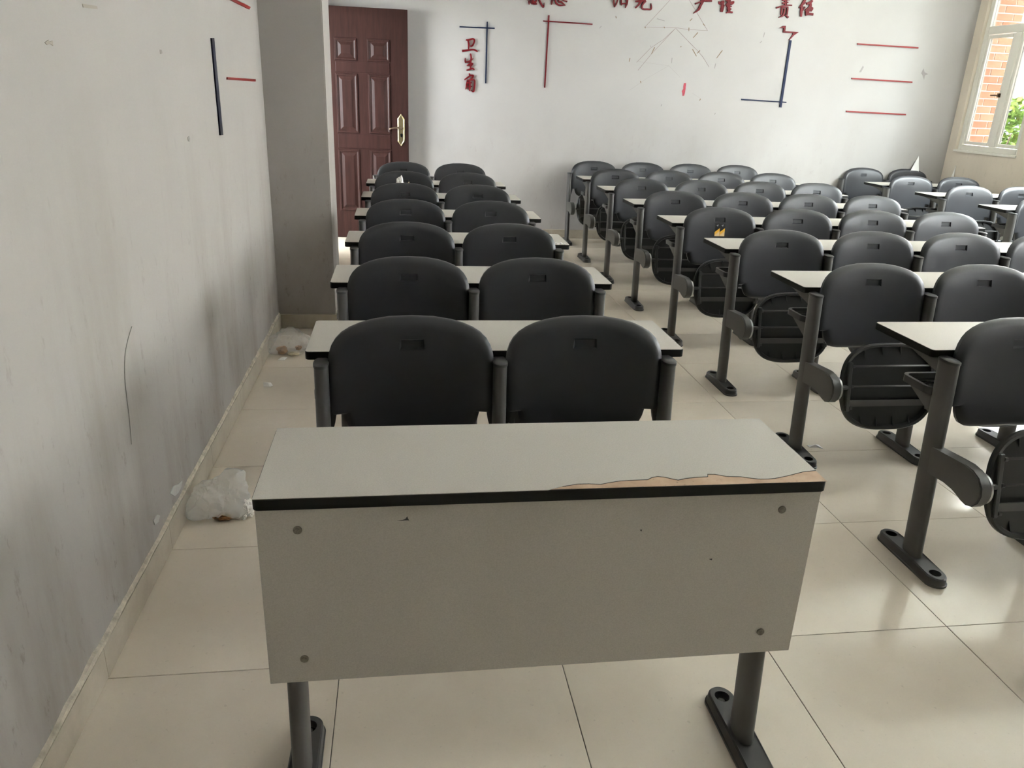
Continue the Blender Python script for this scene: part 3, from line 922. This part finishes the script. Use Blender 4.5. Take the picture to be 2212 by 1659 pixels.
# two black and yellow stickers on the backrest
def sticker_mat():
    m, nt, b, _ = new_mat('black_yellow_sticker')
    tc = nt.nodes.new('ShaderNodeTexCoord'); sep = nt.nodes.new('ShaderNodeSeparateXYZ'); nt.links.new(tc.outputs['Generated'], sep.inputs[0])
    ml = N(nt, 'ShaderNodeMath', operation='MULTIPLY', i_1=-0.32); nt.links.new(sep.outputs[0], ml.inputs[0])
    ad = N(nt, 'ShaderNodeMath', operation='ADD'); nt.links.new(sep.outputs[2], ad.inputs[0]); nt.links.new(ml.outputs[0], ad.inputs[1])
    c = ramp(nt, ad.outputs[0], [(0.0, (0.75, 0.55, 0.30)), (0.18, (0.80, 0.42, 0.03)), (0.335, (0.80, 0.42, 0.03)), (0.34, (0.008, 0.008, 0.01)), (1.0, (0.008, 0.008, 0.01))])
    nt.links.new(c, b.inputs['Base Color']); b.inputs['Roughness'].default_value = 0.35
    return m
MAT['sticker'] = sticker_mat()
for k, (x0, x1) in enumerate(((-0.029, 0.003), (0.0045, 0.0365))):
    bm = bmesh.new()
    n = 4
    for a in range(n):
        xa, xb = x0+(x1-x0)*a/n, x0+(x1-x0)*(a+1)/n
        vs = []
        for zz in (0.665, 0.742):
            for xx in (xa, xb):
                yy = ypost(zz)-0.014+0.024*(1-(xx/0.245)**2)+0.016*(max(0, (zz-0.73)/0.11))**2
                vs.append((xx, yy, zz))
        q = [bm.verts.new((v[0], v[1]-0.0012, v[2])) for v in (vs[0], vs[1], vs[3], vs[2])]
        r = [bm.verts.new((v[0], v[1]+0.0002, v[2])) for v in (vs[0], vs[1], vs[3], vs[2])]
        bm.faces.new(q); bm.faces.new(r[::-1])
        for i in range(4): bm.faces.new((q[i], r[i], r[(i+1) % 4], q[(i+1) % 4]))
    s = link('sticker', mesh_of('sticker', bm, MAT['sticker']), sticker_back)
    tag(s, 'black-and-yellow sticker')
    bm = bmesh.new()
    xm = (x0+x1)/2
    for dx, dz in ((-0.004, 0.732), (0.003, 0.7345), (0.000, 0.7285)):
        yy = ypost(dz)-0.014+0.024-0.0014
        prism(bm, [(xm+dx-0.004, dz-0.001), (xm+dx+0.004, dz+0.0005), (xm+dx+0.003, dz+0.002), (xm+dx-0.004, dz+0.001)], 1, yy-0.0004, yy)
    link('sticker_print', mesh_of('sticker_print', bm, MAT['paper_white']), sticker_back)

# ------------------------------------------------------------------ lettering and strips on the walls
def wb(u, v): return px(u, v, 1, YB-0.0006)
def ribbon(bm, pts, widths, th=0.014, to=wb, axis=1, face=YB, sign=-1):
    """brush stroke through photo pixels, raised from the wall"""
    P = [Vector(p) for p in pts]
    # densify with Catmull-Rom
    Q, Wd = [], []
    for i in range(len(P)-1):
        p0, p1, p2, p3 = P[max(i-1, 0)], P[i], P[i+1], P[min(i+2, len(P)-1)]
        for k in range(4):
            t = k/4
            Q.append(0.5*((2*p1)+(p2-p0)*t+(2*p0-5*p1+4*p2-p3)*t*t+(3*p1-p0-3*p2+p3)*t**3)); Wd.append(widths[i]+(widths[i+1]-widths[i])*t)
    Q.append(P[-1]); Wd.append(widths[-1])
    rows = []
    for i, q in enumerate(Q):
        d = (Q[min(i+1, len(Q)-1)]-Q[max(i-1, 0)])
        d = d.normalized() if d.length > 1e-6 else Vector((1, 0))
        nrm = Vector((-d.y, d.x))*Wd[i]/2
        rows.append((to(q.x+nrm.x, q.y+nrm.y), to(q.x-nrm.x, q.y-nrm.y)))
    off = Vector((0, 0, 0)); off[axis] = sign*th
    prev = None
    for a, b in rows:
        r = [bm.verts.new(p) for p in (a, b, b+off, a+off)]
        if prev:
            for k in range(4): bm.faces.new((prev[k], prev[(k+1) % 4], r[(k+1) % 4], r[k]))
        else: bm.faces.new(r)
        prev = r
    bm.faces.new(prev[::-1])

def glyph(strokes, ox, oy, s, label, grp):
    bm = bmesh.new()
    for i, (pts, ws) in enumerate(strokes):
        if isinstance(ws, (int, float)):
            ws = [ws*0.75]+[ws]*(len(pts)-2)+[ws*0.55] if len(pts) > 2 else [ws, ws*0.7]
        ribbon(bm, [(ox+x/s, oy+y/s) for x, y in pts], [w_/s for w_ in ws], 0.014+0.0004*i)
    o = link('wall_letter', mesh_of('wall_letter', bm, MAT['red']))
    tag(o, label, 'letter', grp)

G1, G2 = 'small red characters in a column', 'large red characters along the wall top'
glyph([([(255,195),(330,192),(425,165),(470,205),(440,310),(400,352),(355,348)], 42), ([(300,200),(325,300),(318,445)], 44), ([(155,475),(300,455),(430,442),(500,460),(550,500)], [60,44,40,46,24])], 985, 70, 11.85, 'topmost red character of the three in a column beside the door', G1)
glyph([([(365,540),(388,640),(375,760),(365,955)], 42), ([(235,655),(235,730),(245,785)], [18,40,34]), ([(235,765),(330,742),(440,668)], 36), ([(275,850),(350,810),(420,800),(390,860)], 42), ([(330,790),(400,850)], 40), ([(265,970),(350,945),(420,922),(468,962)], 42)], 985, 70, 11.85, 'middle red character of the three in a column beside the door', G1)
glyph([([(335,1050),(350,1110),(290,1160),(215,1210)], 42), ([(340,1110),(435,1105),(415,1160),(370,1215)], 44), ([(290,1220),(270,1330),(245,1460)], 34), ([(290,1225),(400,1215),(475,1230),(468,1400),(445,1520),(390,1482)], 36), ([(290,1290),(405,1288)], 46), ([(290,1392),(412,1385)], 34), ([(345,1200),(355,1400),(345,1500)], 42)], 985, 70, 11.85, 'lowest red character of the three in a column beside the door', G1)
glyph([([(250,30),(250,110),(262,205)], [60,48,20]), ([(310,20),(380,150),(500,188),(605,190)], [50,46,46,14]), ([(500,110),(600,185)], [60,20]), ([(420,-60),(430,90),(520,100),(590,-40)], [60,70,80,60]), ([(420,-40),(590,-50)], 70), ([(660,-260),(700,0),(790,190),(880,310),(908,120)], [50,60,58,60,10]), ([(190,-290),(500,-320),(760,-340)], 56), ([(240,-290),(210,-120),(180,20)], 60), ([(560,-470),(600,-380),(660,-240)], 60), ([(300,-190),(560,-210)], 48), ([(640,-480),(720,-410)], 50), ([(780,-180),(660,-40)], 50)], 1130, 0, 20.1, 'first large red character from the left, cut by the picture top', G2)
glyph([([(1280,-40),(1245,80),(1228,205)], [50,70,40]), ([(1370,-40),(1430,140),(1580,235),(1835,238)], [55,60,66,14]), ([(1650,90),(1835,235)], [70,16]), ([(1520,-60),(1540,80),(1660,70)], [60,70,70]), ([(1700,20),(1910,70)], [40,70]), ([(1330,-420),(1330,-120)], 55), ([(1320,-430),(1800,-450),(1790,-120)], 58), ([(1330,-130),(1790,-130)], 50), ([(1400,-300),(1720,-310)], 44), ([(1560,-400),(1540,-280),(1420,-170)], 46), ([(1560,-290),(1700,-180)], 46)], 1130, 0, 20.1, 'second large red character from the left, cut by the picture top', G2)
glyph([([(320,-300),(310,80),(345,315)], [56,54,34]), ([(490,-40),(425,170),(352,315)], [50,48,20]), ([(320,-300),(500,-290),(390,-140),(490,-30)], 46), ([(630,-350),(632,120),(660,235)], [60,62,30]), ([(900,-360),(885,100),(815,345)], [80,84,24]), ([(650,165),(860,150)], [56,60]), ([(640,-100),(900,-105)], 44), ([(620,-345),(930,-365)], 56)], 1310, 0, 20.1, 'third large red character from the left, cut by the picture top', G2)
glyph([([(1250,65),(1400,50),(1700,20)], [60,100,110]), ([(1510,60),(1380,220),(1250,345)], [90,76,60]), ([(1690,50),(1570,190),(1530,330),(1600,398),(1750,402),(1925,392),(1925,150)], [90,62,66,72,74,70,8]), ([(1500,-420),(1500,40)], 66), ([(1270,-260),(1350,-110)], 56), ([(1760,-290),(1630,-100)], 56)], 1310, 0, 20.1, 'fourth large red character from the left, cut by the picture top', G2)
glyph([([(220,170),(400,110),(560,40)], [60,66,70]), ([(460,30),(700,40),(950,45)], [70,90,70]), ([(560,50),(470,220),(370,420),(150,582)], [110,90,86,24]), ([(430,-240),(640,-255),(880,-265)], 60), ([(560,-240),(540,-20)], 56), ([(740,-250),(720,-20)], 56), ([(420,-180),(480,-80)], 50), ([(880,-190),(800,-80)], 50)], 1490, 0, 20.1, 'fifth large red character from the left, like a long left sweep', G2)
glyph([([(1255,60),(1270,150),(1340,190)], [40,70,50]), ([(1300,140),(1440,60),(1400,220),(1365,520)], [60,90,100,90]), ([(1400,510),(1490,210)], [46,30]), ([(1360,-170),(1420,-80)], 70), ([(1530,40),(1760,25)], [60,80]), ([(1640,-230),(1670,200),(1690,540)], [70,120,110]), ([(1560,210),(1700,150),(1880,100),(1780,200)], [70,100,100,60]), ([(1560,190),(1640,290),(1800,280)], [60,80,60]), ([(1600,400),(1780,395)], [64,64]), ([(1560,555),(1700,530),(1840,545)], [60,80,70]), ([(1540,-130),(1860,-150)], 60), ([(1600,-240),(1600,-60)], 50), ([(1780,-240),(1770,-60)], 50)], 1490, 0, 20.1, 'sixth large red character from the left, dense and narrow', G2)
glyph([([(205,320),(420,250),(640,210),(830,215)], [60,56,54,44]), ([(440,130),(680,95)], [64,50]), ([(440,15),(740,-15)], [64,60]), ([(590,-140),(570,240)], [90,100]), ([(430,270),(408,470),(405,600)], [60,54,60]), ([(640,270),(645,400),(622,590)], [80,62,60]), ([(430,300),(660,285)], [50,50]), ([(530,340),(510,500),(450,640),(300,698)], [60,56,60,20]), ([(560,590),(680,705)], [60,66])], 1665, 0, 18.43, 'seventh large red character from the left, above the red lightning bolt', G2)
glyph([([(1345,-40),(1280,130),(1105,320)], [110,110,26]), ([(1220,230),(1200,480),(1185,670)], [100,92,70]), ([(1245,430),(1345,275)], [50,40]), ([(1640,20),(1540,110),(1405,155)], [80,100,90]), ([(1545,100),(1560,250),(1480,420),(1440,570)], [100,100,90,90]), ([(1350,430),(1480,330),(1630,330),(1560,440)], [60,80,80,90]), ([(1400,420),(1420,560)], [80,100]), ([(1365,590),(1500,560),(1670,575)], [80,90,90])], 1665, 0, 18.43, 'rightmost large red character, beside the seventh above lightning bolt', G2)

def flat_poly(name, pts, mat, th, label, cat, group=None, to=wb, axis=1, sign=-1):
    bm = bmesh.new()
    off = Vector((0, 0, 0)); off[axis] = sign*th
    v0 = [bm.verts.new(to(*p)) for p in pts]; v1 = [bm.verts.new(to(*p)+off) for p in pts]
    n = len(pts); bm.faces.new(v0); bm.faces.new(v1[::-1])
    for i in range(n): bm.faces.new((v0[i], v1[i], v1[(i+1) % n], v0[(i+1) % n]))
    o = link(name, mesh_of(name, bm, mat)); tag(o, label, cat, group)
    return o
bolt_px = [(345,1110),(480,1035),(580,1030),(560,1240),(1100,1280),(920,1400),(740,1590),(700,1590),(860,1370),(860,1320),(470,1300),(500,1120)]
flat_poly('lightning_bolt', [(1665+x/18.43, y/18.43) for x, y in bolt_px], MAT['red'], 0.012, 'small red zigzag lightning bolt above the blue strip on the back wall', 'wall sign')

def strip(p0, p1, wpx, mat, th, label, group, to=wb, axis=1, sign=-1):
    a, b = Vector(p0), Vector(p1); d = (b-a).normalized(); n = Vector((-d.y, d.x))*wpx/2
    flat_poly('wall_strip', [a+n, b+n, b-n, a-n], mat, th, label, 'strip', group, to, axis, sign)
GS = 'coloured strips on the walls'
strip((992.5, 58), (1068.5, 61.3), 2.6, MAT['blue'], 0.012, 'blue horizontal strip above the small red column of characters', GS)
strip((1052.5, 47), (1049, 180), 2.6, MAT['blue'], 0.010, 'blue vertical strip right of the small red column of characters', GS)
strip((1173, 45.5), (1279.5, 52.5), 2.6, MAT['red'], 0.012, 'dark red horizontal strip crossing the top of a red upright', GS)
strip((1185.5, 33), (1176.5, 189.5), 2.8, MAT['red'], 0.010, 'dark red vertical strip in the upper middle of back wall', GS)
strip((1707, 87), (1685, 232), 4.6, MAT['blue'], 0.012, 'thick blue vertical strip hanging below the red lightning bolt', GS)
strip((1601, 214.7), (1698, 221), 2.6, MAT['blue'], 0.010, 'blue horizontal strip crossing the foot of thick blue upright', GS)
strip((1851, 95), (1982.5, 103.5), 3.0, MAT['red_light'], 0.014, 'uppermost of three light red horizontal strips beside the window', GS)
strip((1839, 169.5), (1969.5, 177.5), 3.0, MAT['red_light'], 0.014, 'middle of three light red horizontal strips beside the window', GS)
strip((1827, 240.5), (1955.5, 247.5), 3.0, MAT['red_light'], 0.014, 'lowest of three light red horizontal strips beside the window', GS)
wl = lambda u, v: px(u, v, 0, 0.0006)
strip((457, 82), (476.5, 292), 5.5, MAT['navy'], 0.006, 'navy vertical strip on the left wall', GS, wl, 0, 1)
strip((489, 169), (550, 173.5), 5.0, MAT['red_light'], 0.006, 'faded red strip right of the navy strip, by the wall corner', GS, wl, 0, 1)
strip((482, -10), (538, 17.5), 6.0, MAT['red_light'], 0.006, 'faded red strip at picture top above the navy strip', GS, wl, 0, 1)

# marks on the left wall
MAT['tape_mark'] = simple('beige_tape_residue', (0.27, 0.24, 0.20), 0.8)
MAT['crack'] = simple('grey_hairline', (0.23, 0.215, 0.195), 0.9)
MAT['flake'] = simple('bare_white_plaster', (0.42, 0.41, 0.395), 0.9, grain=0.6, gscale=50, gdist=0.003)
flat_poly('tape_mark', [(177, 8), (209, 13), (210, 20), (179, 16)], MAT['tape_mark'], 0.0012, 'short beige tape residue high on the left wall', 'tape mark', None, wl, 0, 1)
flat_poly('scuff_mark', [(345, 107), (349, 108), (350, 115), (346, 117)], MAT['crack'], 0.0012, 'small dark scuff on the left wall, left of navy strip', 'scuff', None, wl, 0, 1)
flat_poly('scuff_mark', [(405, 297), (408, 294), (410, 300), (409, 306), (406, 305)], MAT['crack'], 0.0012, 'small oval scuff on left wall below the navy strip', 'scuff', None, wl, 0, 1)
flat_poly('stain_mark', [(96, 92), (104, 86), (106, 90), (113, 88), (114, 99), (108, 95), (101, 97)], MAT['tape_mark'], 0.0010, 'beige stain high on the left wall near the picture edge', 'stain', None, wl, 0, 1)
bm = bmesh.new()
ribbon(bm, [(285, 705), (276, 735), (270, 770), (270, 815), (274, 860), (279, 900), (284, 960)], [0.8, 1.2, 1.4, 1.2, 1.0, 0.8, 0.5], 0.0008, wl, 0, 0.0, 1)
tag(link('wall_crack', mesh_of('wall_crack', bm, MAT['crack'])), 'hairline crack running down the left wall', 'crack')
for pts, lab in (([(366, 1066), (374, 1050), (384, 1046), (392, 1038), (390, 1052), (384, 1064), (376, 1072)], 'flaked white plaster patch above the baseboard beside the milky bag'), ([(330, 1125), (338, 1112), (344, 1114), (340, 1128), (333, 1134)], 'smaller flaked plaster patch above baseboard, nearer the camera')):
    flat_poly('plaster_flake', pts, MAT['flake'], 0.003, lab, 'plaster flake', None, wl, 0, 1)

# pencilled star and glue remains on the back wall
def S(x, y): return (1360+x/7.213, 30+y/7.213)
def lines(name, polys, wpx, mat, label):
    bm = bmesh.new()
    for pl in polys:
        for a, b in zip(pl, pl[1:]):
            a, b = Vector(S(*a)), Vector(S(*b)); d = (b-a).normalized(); n = Vector((-d.y, d.x))*wpx/2
            q0 = [bm.verts.new(wb(*p)) for p in (a+n, b+n, b-n, a-n)]; q1 = [bm.verts.new(wb(*p)+Vector((0, -0.0012, 0))) for p in (a+n, b+n, b-n, a-n)]
            bm.faces.new(q1)
            for i in range(4): bm.faces.new((q0[i], q1[i], q1[(i+1) % 4], q0[(i+1) % 4]))
    tag(link(name, mesh_of(name, bm, mat)), label, 'wall drawing')
lines('pencil_star', [[(813,-413),(240,205),(540,212),(720,215),(925,245),(1215,260),(813,-413)], [(715,225),(540,390),(330,530),(110,755)], [(710,230),(490,465),(340,625),(130,880)], [(720,225),(1060,575),(1140,670),(1240,830)]], 0.65, MAT['pencil'], 'thin pencilled star outline on the back wall between the red characters')
lines('pencil_figure', [[(110,740),(610,808),(790,990)], [(610,808),(260,1010),(0,1190)], [(970,1230),(1090,1310)]], 0.5, MAT['faint'], 'very faint pencil lines below the star on the back wall')
def glue(name, segs, wpx, mat, label):
    bm = bmesh.new()
    for a, b in segs:
        ribbon(bm, [S(*a), S(*b)], [wpx, wpx*0.7], 0.002)
    o = link(name, mesh_of(name, bm, mat)); tag(o, label, 'glue marks', None, 'stuff')
glue('glue_marks', [((390,520),(340,625)), ((1065,290),(990,372)), ((980,550),(1042,660)), ((1445,570),(1355,690)), ((975,72),(940,110)), ((1145,150),(1175,190)), ((925,215),(922,268)), ((1095,570),(1055,615)), ((235,200),(250,222)), ((535,200),(548,222)), ((5,690),(-5,745)), ((790,515),(808,508)), ((1105,1322),(1090,1352)), ((170,1045),(176,1080)), ((-215,40),(-205,68))], 1.7, MAT['tan'], 'short tan dried glue dashes scattered around the pencilled star')
glue('glue_marks', [((662,685),(652,770)), ((1340,775),(1322,850)), ((2105,290),(2085,365)), ((500,1410),(490,1440)), ((1338,1545),(1320,1570)), ((-440,190),(-470,225)), ((325,495),(330,515)), ((2060,425),(2030,455)), ((430,75),(545,110)), ((-880,150),(-850,130))], 1.7, MAT['glue'], 'short grey dried glue dashes scattered over the back wall')
flat_poly('paint_remnant', [S(*p) for p in ((845,1080),(880,1075),(876,1130),(870,1180),(862,1230),(850,1275),(822,1278),(822,1240),(812,1205),(835,1170),(838,1120))], MAT['redpaint'], 0.0015, 'small upright red paint remnant on the back wall below the star', 'paint mark')
flat_poly('glue_scribble', [(1990,158),(1995,148),(1997,156),(2005,160),(1998,163),(1996,172),(1993,163)], MAT['glue'], 0.0015, 'pale scratch mark right of the three light red strips', 'wall mark')
flat_poly('glue_scribble', [(1856,156),(1864,142),(1866,145),(1860,156)], MAT['glue'], 0.0015, 'pale scratch mark between the light red strips', 'wall mark')

# torn white sheets leaning in the window corner
def sheet(pts, mat, label, axis, th):
    bm = bmesh.new(); off = Vector((0, 0, 0)); off[axis] = -th
    v0 = [bm.verts.new(p) for p in pts]; v1 = [bm.verts.new(Vector(p)+off) for p in pts]
    n = len(pts); bm.faces.new(v0); bm.faces.new(v1[::-1])
    for i in range(n): bm.faces.new((v0[i], v1[i], v1[(i+1) % n], v0[(i+1) % n]))
    tag(link('foam_sheet', mesh_of('foam_sheet', bm, mat)), label, 'sheet')
sheet([(6.553, 6.555, 0.985), (6.478, 6.53, 0.83), (6.10, 6.46, 0.002), (6.66, 6.46, 0.002), (6.575, 6.53, 0.83)], MAT['paper_white'], 'pointed white sheet leaning on back wall behind the rearmost window-side chairs', 1, 0.006)
sheet([(6.885, 6.345, 0.905), (6.875, 6.36, 0.80), (6.83, 6.50, 0.002), (6.83, 6.22, 0.002), (6.875, 6.325, 0.77)], MAT['paper'], 'thin off-white sliver leaning on the right wall under the window', 0, 0.004)

# ------------------------------------------------------------------ litter
def crumple(name, loc, size, seed, mat, label, cat, amp=0.45, sub=4, spikes=(), flat=False, parent=None):
    bm = bmesh.new(); bmesh.ops.create_icosphere(bm, subdivisions=sub, radius=1.0)
    rs = Vector((seed*3.1, seed*1.7, seed*0.9))
    for v in bm.verts:
        d = v.co.normalized()
        n1 = noise.noise(d*1.6+rs); n2 = abs(noise.noise(d*3.7+rs*2)); n3 = abs(noise.noise(d*8.5+rs*3))
        r = 1+amp*(n1*0.9-n2*0.7-n3*0.35)+0.15*amp
        for sd, sr, pw in spikes:
            r += sr*max(0, d.dot(Vector(sd).normalized()))**pw
        p = d*r
        z = max(-0.9, p.z)
        v.co = Vector((p.x*size[0], p.y*size[1], (z+0.9)/1.9*size[2]))
    me = mesh_of(name, bm, mat, smooth=not flat)
    zmin = min(v.co.z for v in me.vertices)
    for v in me.vertices: v.co.z -= zmin
    if not flat: sharp(me, 28)
    o = link(name, me, parent, loc)
    if label: tag(o, label, cat)
    return o
def film_bag(loc, size, seed, mat, label, spikes):
    bm = bmesh.new(); bmesh.ops.create_icosphere(bm, subdivisions=5, radius=1.0)
    rs = Vector((seed*2.3, seed*1.1, seed*0.7))
    for v in bm.verts:
        d = v.co.normalized()
        low = noise.noise(d*1.3+rs)
        fold = 1-2*abs(noise.noise(Vector((d.x*2.6, d.y*2.6, d.z*0.9))+rs*1.7))
        fine = 1-2*abs(noise.noise(Vector((d.x*6, d.y*6, d.z*2.5))+rs*2.9))
        r = 0.9+0.28*low+0.16*fold+0.08*fine
        for sd, sr, pw in spikes: r += sr*max(0, d.dot(Vector(sd).normalized()))**pw
        p = d*r
        v.co = Vector((p.x*size[0], p.y*size[1], (max(-0.85, p.z)+0.85)/1.85*size[2]))
    me = mesh_of('plastic_bag', bm, mat, smooth=True)
    sharp(me, 25)
    z0 = min(v.co.z for v in me.vertices)
    for v in me.vertices: v.co.z -= z0
    return tag(link('plastic_bag', me, None, loc), label, 'bag')
b1 = film_bag((0.118, 0.835, 0.0005), (0.088, 0.075, 0.125), 5, MAT['film'], 'crumpled milky plastic bag on the floor beside the front desk', [((0.45, 0.3, 0.85), 0.75, 9), ((-0.8, -0.5, -0.4), 0.5, 12), ((0.8, -0.6, -0.3), 0.5, 10)])
fd = crumple('food_remains', (0.018, -0.055, 0.002), (0.030, 0.014, 0.020), 9, MAT['food'], None, None, 0.5, 3, parent=b1)
crumple('crumpled_tissue', (0.206, 0.800, 0.0005), (0.031, 0.030, 0.062), 12, MAT['paper'], 'crumpled white tissue beside the milky bag, next to front desk', 'tissue', 0.6, 4, [((0.6, 0, 0.7), 0.3, 6)], flat=True)
b2 = film_bag((0.123, 2.66, 0.0005), (0.125, 0.09, 0.125), 21, MAT['film_clear'], 'clear plastic bag of food scraps on the floor before the pier', [((0.1, 0.2, 0.9), 0.25, 6), ((-0.9, 0.1, 0.1), 0.25, 10)])
crumple('food_scrap', (-0.035, -0.035, 0.004), (0.030, 0.022, 0.048), 31, MAT['food'], None, None, 0.5, 3, parent=b2)
crumple('food_scrap', (0.055, -0.02, 0.022), (0.020, 0.016, 0.028), 33, MAT['food'], None, None, 0.5, 3, parent=b2)
crumple('bread_scrap', (0.03, -0.06, 0.002), (0.036, 0.018, 0.022), 35, simple('pale_bread', (0.62, 0.54, 0.38), 0.8, var=0.2, vscale=60), None, None, 0.4, 3, parent=b2)
def scrap(name, c, pts, zs, mat, label):
    bm = bmesh.new(); n = len(pts)
    top = [bm.verts.new((c[0]+p[0], c[1]+p[1], z+0.002)) for p, z in zip(pts, zs)]; bot = [bm.verts.new((c[0]+p[0], c[1]+p[1], z+0.0004)) for p, z in zip(pts, zs)]
    m = bm.verts.new((c[0], c[1], sum(zs)/n+0.012)); m2 = bm.verts.new((c[0], c[1], sum(zs)/n+0.010))
    for i in range(n):
        bm.faces.new((top[i], top[(i+1) % n], m)); bm.faces.new((bot[(i+1) % n], bot[i], m2)); bm.faces.new((top[i], bot[i], bot[(i+1) % n], top[(i+1) % n]))
    tag(link(name, mesh_of(name, bm, mat)), label, 'paper')
scrap('paper_scrap', (0.098, 2.535, 0), [(-0.026, -0.018), (0.016, -0.020), (0.026, 0.014), (-0.012, 0.020)], [0.0, 0.002, 0.006, 0.004], MAT['paper'], 'folded white paper scrap before the bag of food scraps')
scrap('tissue_scrap', (0.084, 2.118, 0), [(-0.026, 0.018), (-0.02, -0.014), (0.012, -0.018), (0.026, -0.006), (0.012, 0.012)], [0.012, 0.0, 0.0, 0.002, 0.012], MAT['paper'], 'small curled tissue piece on floor along the left baseboard')
scrap('white_patch', (2.64, 1.245, -0.0095), [(-0.03, 0.018), (0.0, 0.012), (0.028, 0.02), (0.03, -0.024), (0.012, -0.006), (-0.028, -0.004)], [0, 0, 0, 0, 0, 0], MAT['paper_white'], 'small flat white patch on the aisle floor by a desk foot')  # thin flat white shape lying on the floor tiles

# tissue and stick on the sixth desk
y6 = yL(6)
crumple('crumpled_tissue', (0.772, y6+0.12, DZ+0.0005), (0.036, 0.03, 0.112), 44, MAT['paper'], 'crumpled white tissue on sixth desk from the front, beside left wall', 'tissue', 0.5, 4, [((0.1, 0, 1), 0.5, 8)], flat=True)
bm = bmesh.new(); tube(bm, (0.760, y6+0.075, DZ+0.006), (0.836, y6+0.075, DZ+0.103), 0.0035, 8)
tag(link('wooden_stick', mesh_of('wooden_stick', bm, MAT['straw'])), 'short cream stick poking out beside the tissue on the sixth desk', 'stick')
# chalky crumbs on the corner of the fourth desk
bm = bmesh.new()
for k in range(16):
    x = 1.55+0.08*random.random(); y = yL(4)+0.006+0.03*random.random(); r = 0.002+0.003*random.random()
    bmesh.ops.create_icosphere(bm, subdivisions=1, radius=r, matrix=Matrix.Translation((x, y, DZ+r*0.9)))
tag(link('chalk_crumbs', mesh_of('chalk_crumbs', bm, MAT['paper_white'])), 'white chalk crumbs on right front corner of the fourth desk', 'crumbs', None, 'stuff')

# ------------------------------------------------------------------ outdoors
bm = bmesh.new(); box(bm, -80, 120, -80, 140, -4.2, -4.0); struct('outdoor_ground', bm, MAT['ground'])
BP = bpy.data.objects.new('brick_pier', None); COL.objects.link(BP); BP['kind'] = 'structure'
by0, bx0, bx1 = 6.412, XR+0.098, 7.305
bm = bmesh.new(); box(bm, bx0, bx1-0.004, by0+0.006, 6.4385, SILL+0.003, WTOP-0.003); box(bm, XR+0.2425, bx1-0.004, 6.4385, 6.95, 0.3, 3.6)
link('mortar_core', mesh_of('mortar_core', bm, MAT['mortar']), BP)
bricks = {}
def brick(x0, x1, z):
    k = round(x1-x0, 3)
    if k not in bricks:
        bm = bmesh.new(); box(bm, 0, x1-x0, 0, 0.022, 0, 0.066); bevel_all(bm, 0.003, 1); bricks[k] = mesh_of('brick', bm, MAT['brick'])
    link('brick', bricks[k], BP, (x0, by0, z))
z, row = SILL+0.006, 0
while z < WTOP-0.07:
    for a, b in ([(bx0, bx0+0.205), (bx0+0.205, bx1)] if row % 2 else [(bx0, bx0+0.095), (bx0+0.095, bx1)]): brick(a+0.004, b-0.004, z)
    z += 0.0765; row += 1
def tree(c, r, seed, label, nl=5200, trunk_z=-4.0):
    root = empty('leafy_tree', (c[0], c[1], trunk_z)); tag(root, label, 'tree', 'trees outside the rear window')
    rn = random.Random(seed)
    bm = bmesh.new()
    path_tube(bm, [(0, 0, 0), (0.1, 0, 2.0), (0, 0.1, c[2]-trunk_z)], [0.16, 0.12, 0.05], 10)
    for k in range(6):
        a = k*1.05; path_tube(bm, [(0, 0.05, c[2]-trunk_z-1.4), (math.cos(a)*r*0.5, math.sin(a)*r*0.5, c[2]-trunk_z-0.2+0.2*(k % 3)), (math.cos(a)*r*0.8, math.sin(a)*r*0.8, c[2]-trunk_z+0.5)], [0.06, 0.035, 0.012], 6)
    link('trunk', mesh_of('trunk', bm, MAT['bark'], smooth=True), root)
    vs, fs = [], []
    blobs = [(Vector((rn.gauss(0, 0.45), rn.gauss(0, 0.45), rn.gauss(0, 0.35)))*r, r*rn.uniform(0.3, 0.5)) for _ in range(16)]
    for i in range(nl):
        b, br = blobs[i % 16]
        d = Vector((rn.gauss(0, 1), rn.gauss(0, 1), rn.gauss(0, 1))).normalized()
        p = b+d*br*rn.random()**0.35+Vector((0, 0, c[2]-trunk_z))
        a = Vector((rn.gauss(0, 1), rn.gauss(0, 1), rn.gauss(0, 0.6))).normalized()*0.11; q = a.cross(Vector((rn.gauss(0, 1), rn.gauss(0, 1), rn.gauss(0, 1)))).normalized()*0.05
        k = len(vs); vs += [p-a, p+q, p+a, p-q]; fs.append((k, k+1, k+2, k+3))
    me = bpy.data.meshes.new('foliage'); me.from_pydata(vs, [], fs); me.materials.append(MAT['leaf'])
    tag(link('foliage', me, root), None, None, None, 'stuff')
tree((15.2, 16.0, 0.55), 1.5, 4, 'yellow-green leafy tree seen low through the rear window')
tree((18.5, 17.6, -0.4), 1.9, 8, 'darker leafy tree further right outside the window', 4200)
# pale building across the yard, lengthened and raised to block low sky light
root = empty('apartment_building', (25, 12, -4)); tag(root, 'pale hazy pink apartment block across the yard outside the rear window', 'building')
bm = bmesh.new(); box(bm, 0, 9, -42, 42, 0, 17.5); link('facade', mesh_of('facade', bm, MAT['bldg']), root)
bm = bmesh.new(); box(bm, -0.3, 9.3, -42.3, 42.3, 17.5, 18.0); link('roof_edge', mesh_of('roof_edge', bm, MAT['concrete']), root)
bm = bmesh.new(); box(bm, -0.06, 0.0, -0.7, 0.7, 0, 1.6); wme = mesh_of('window', bm, MAT['bldg_win'])
for i in range(30):
    for k in range(5): link('window', wme, root, (0, -40.6+2.8*i, 1.2+3.4*k))
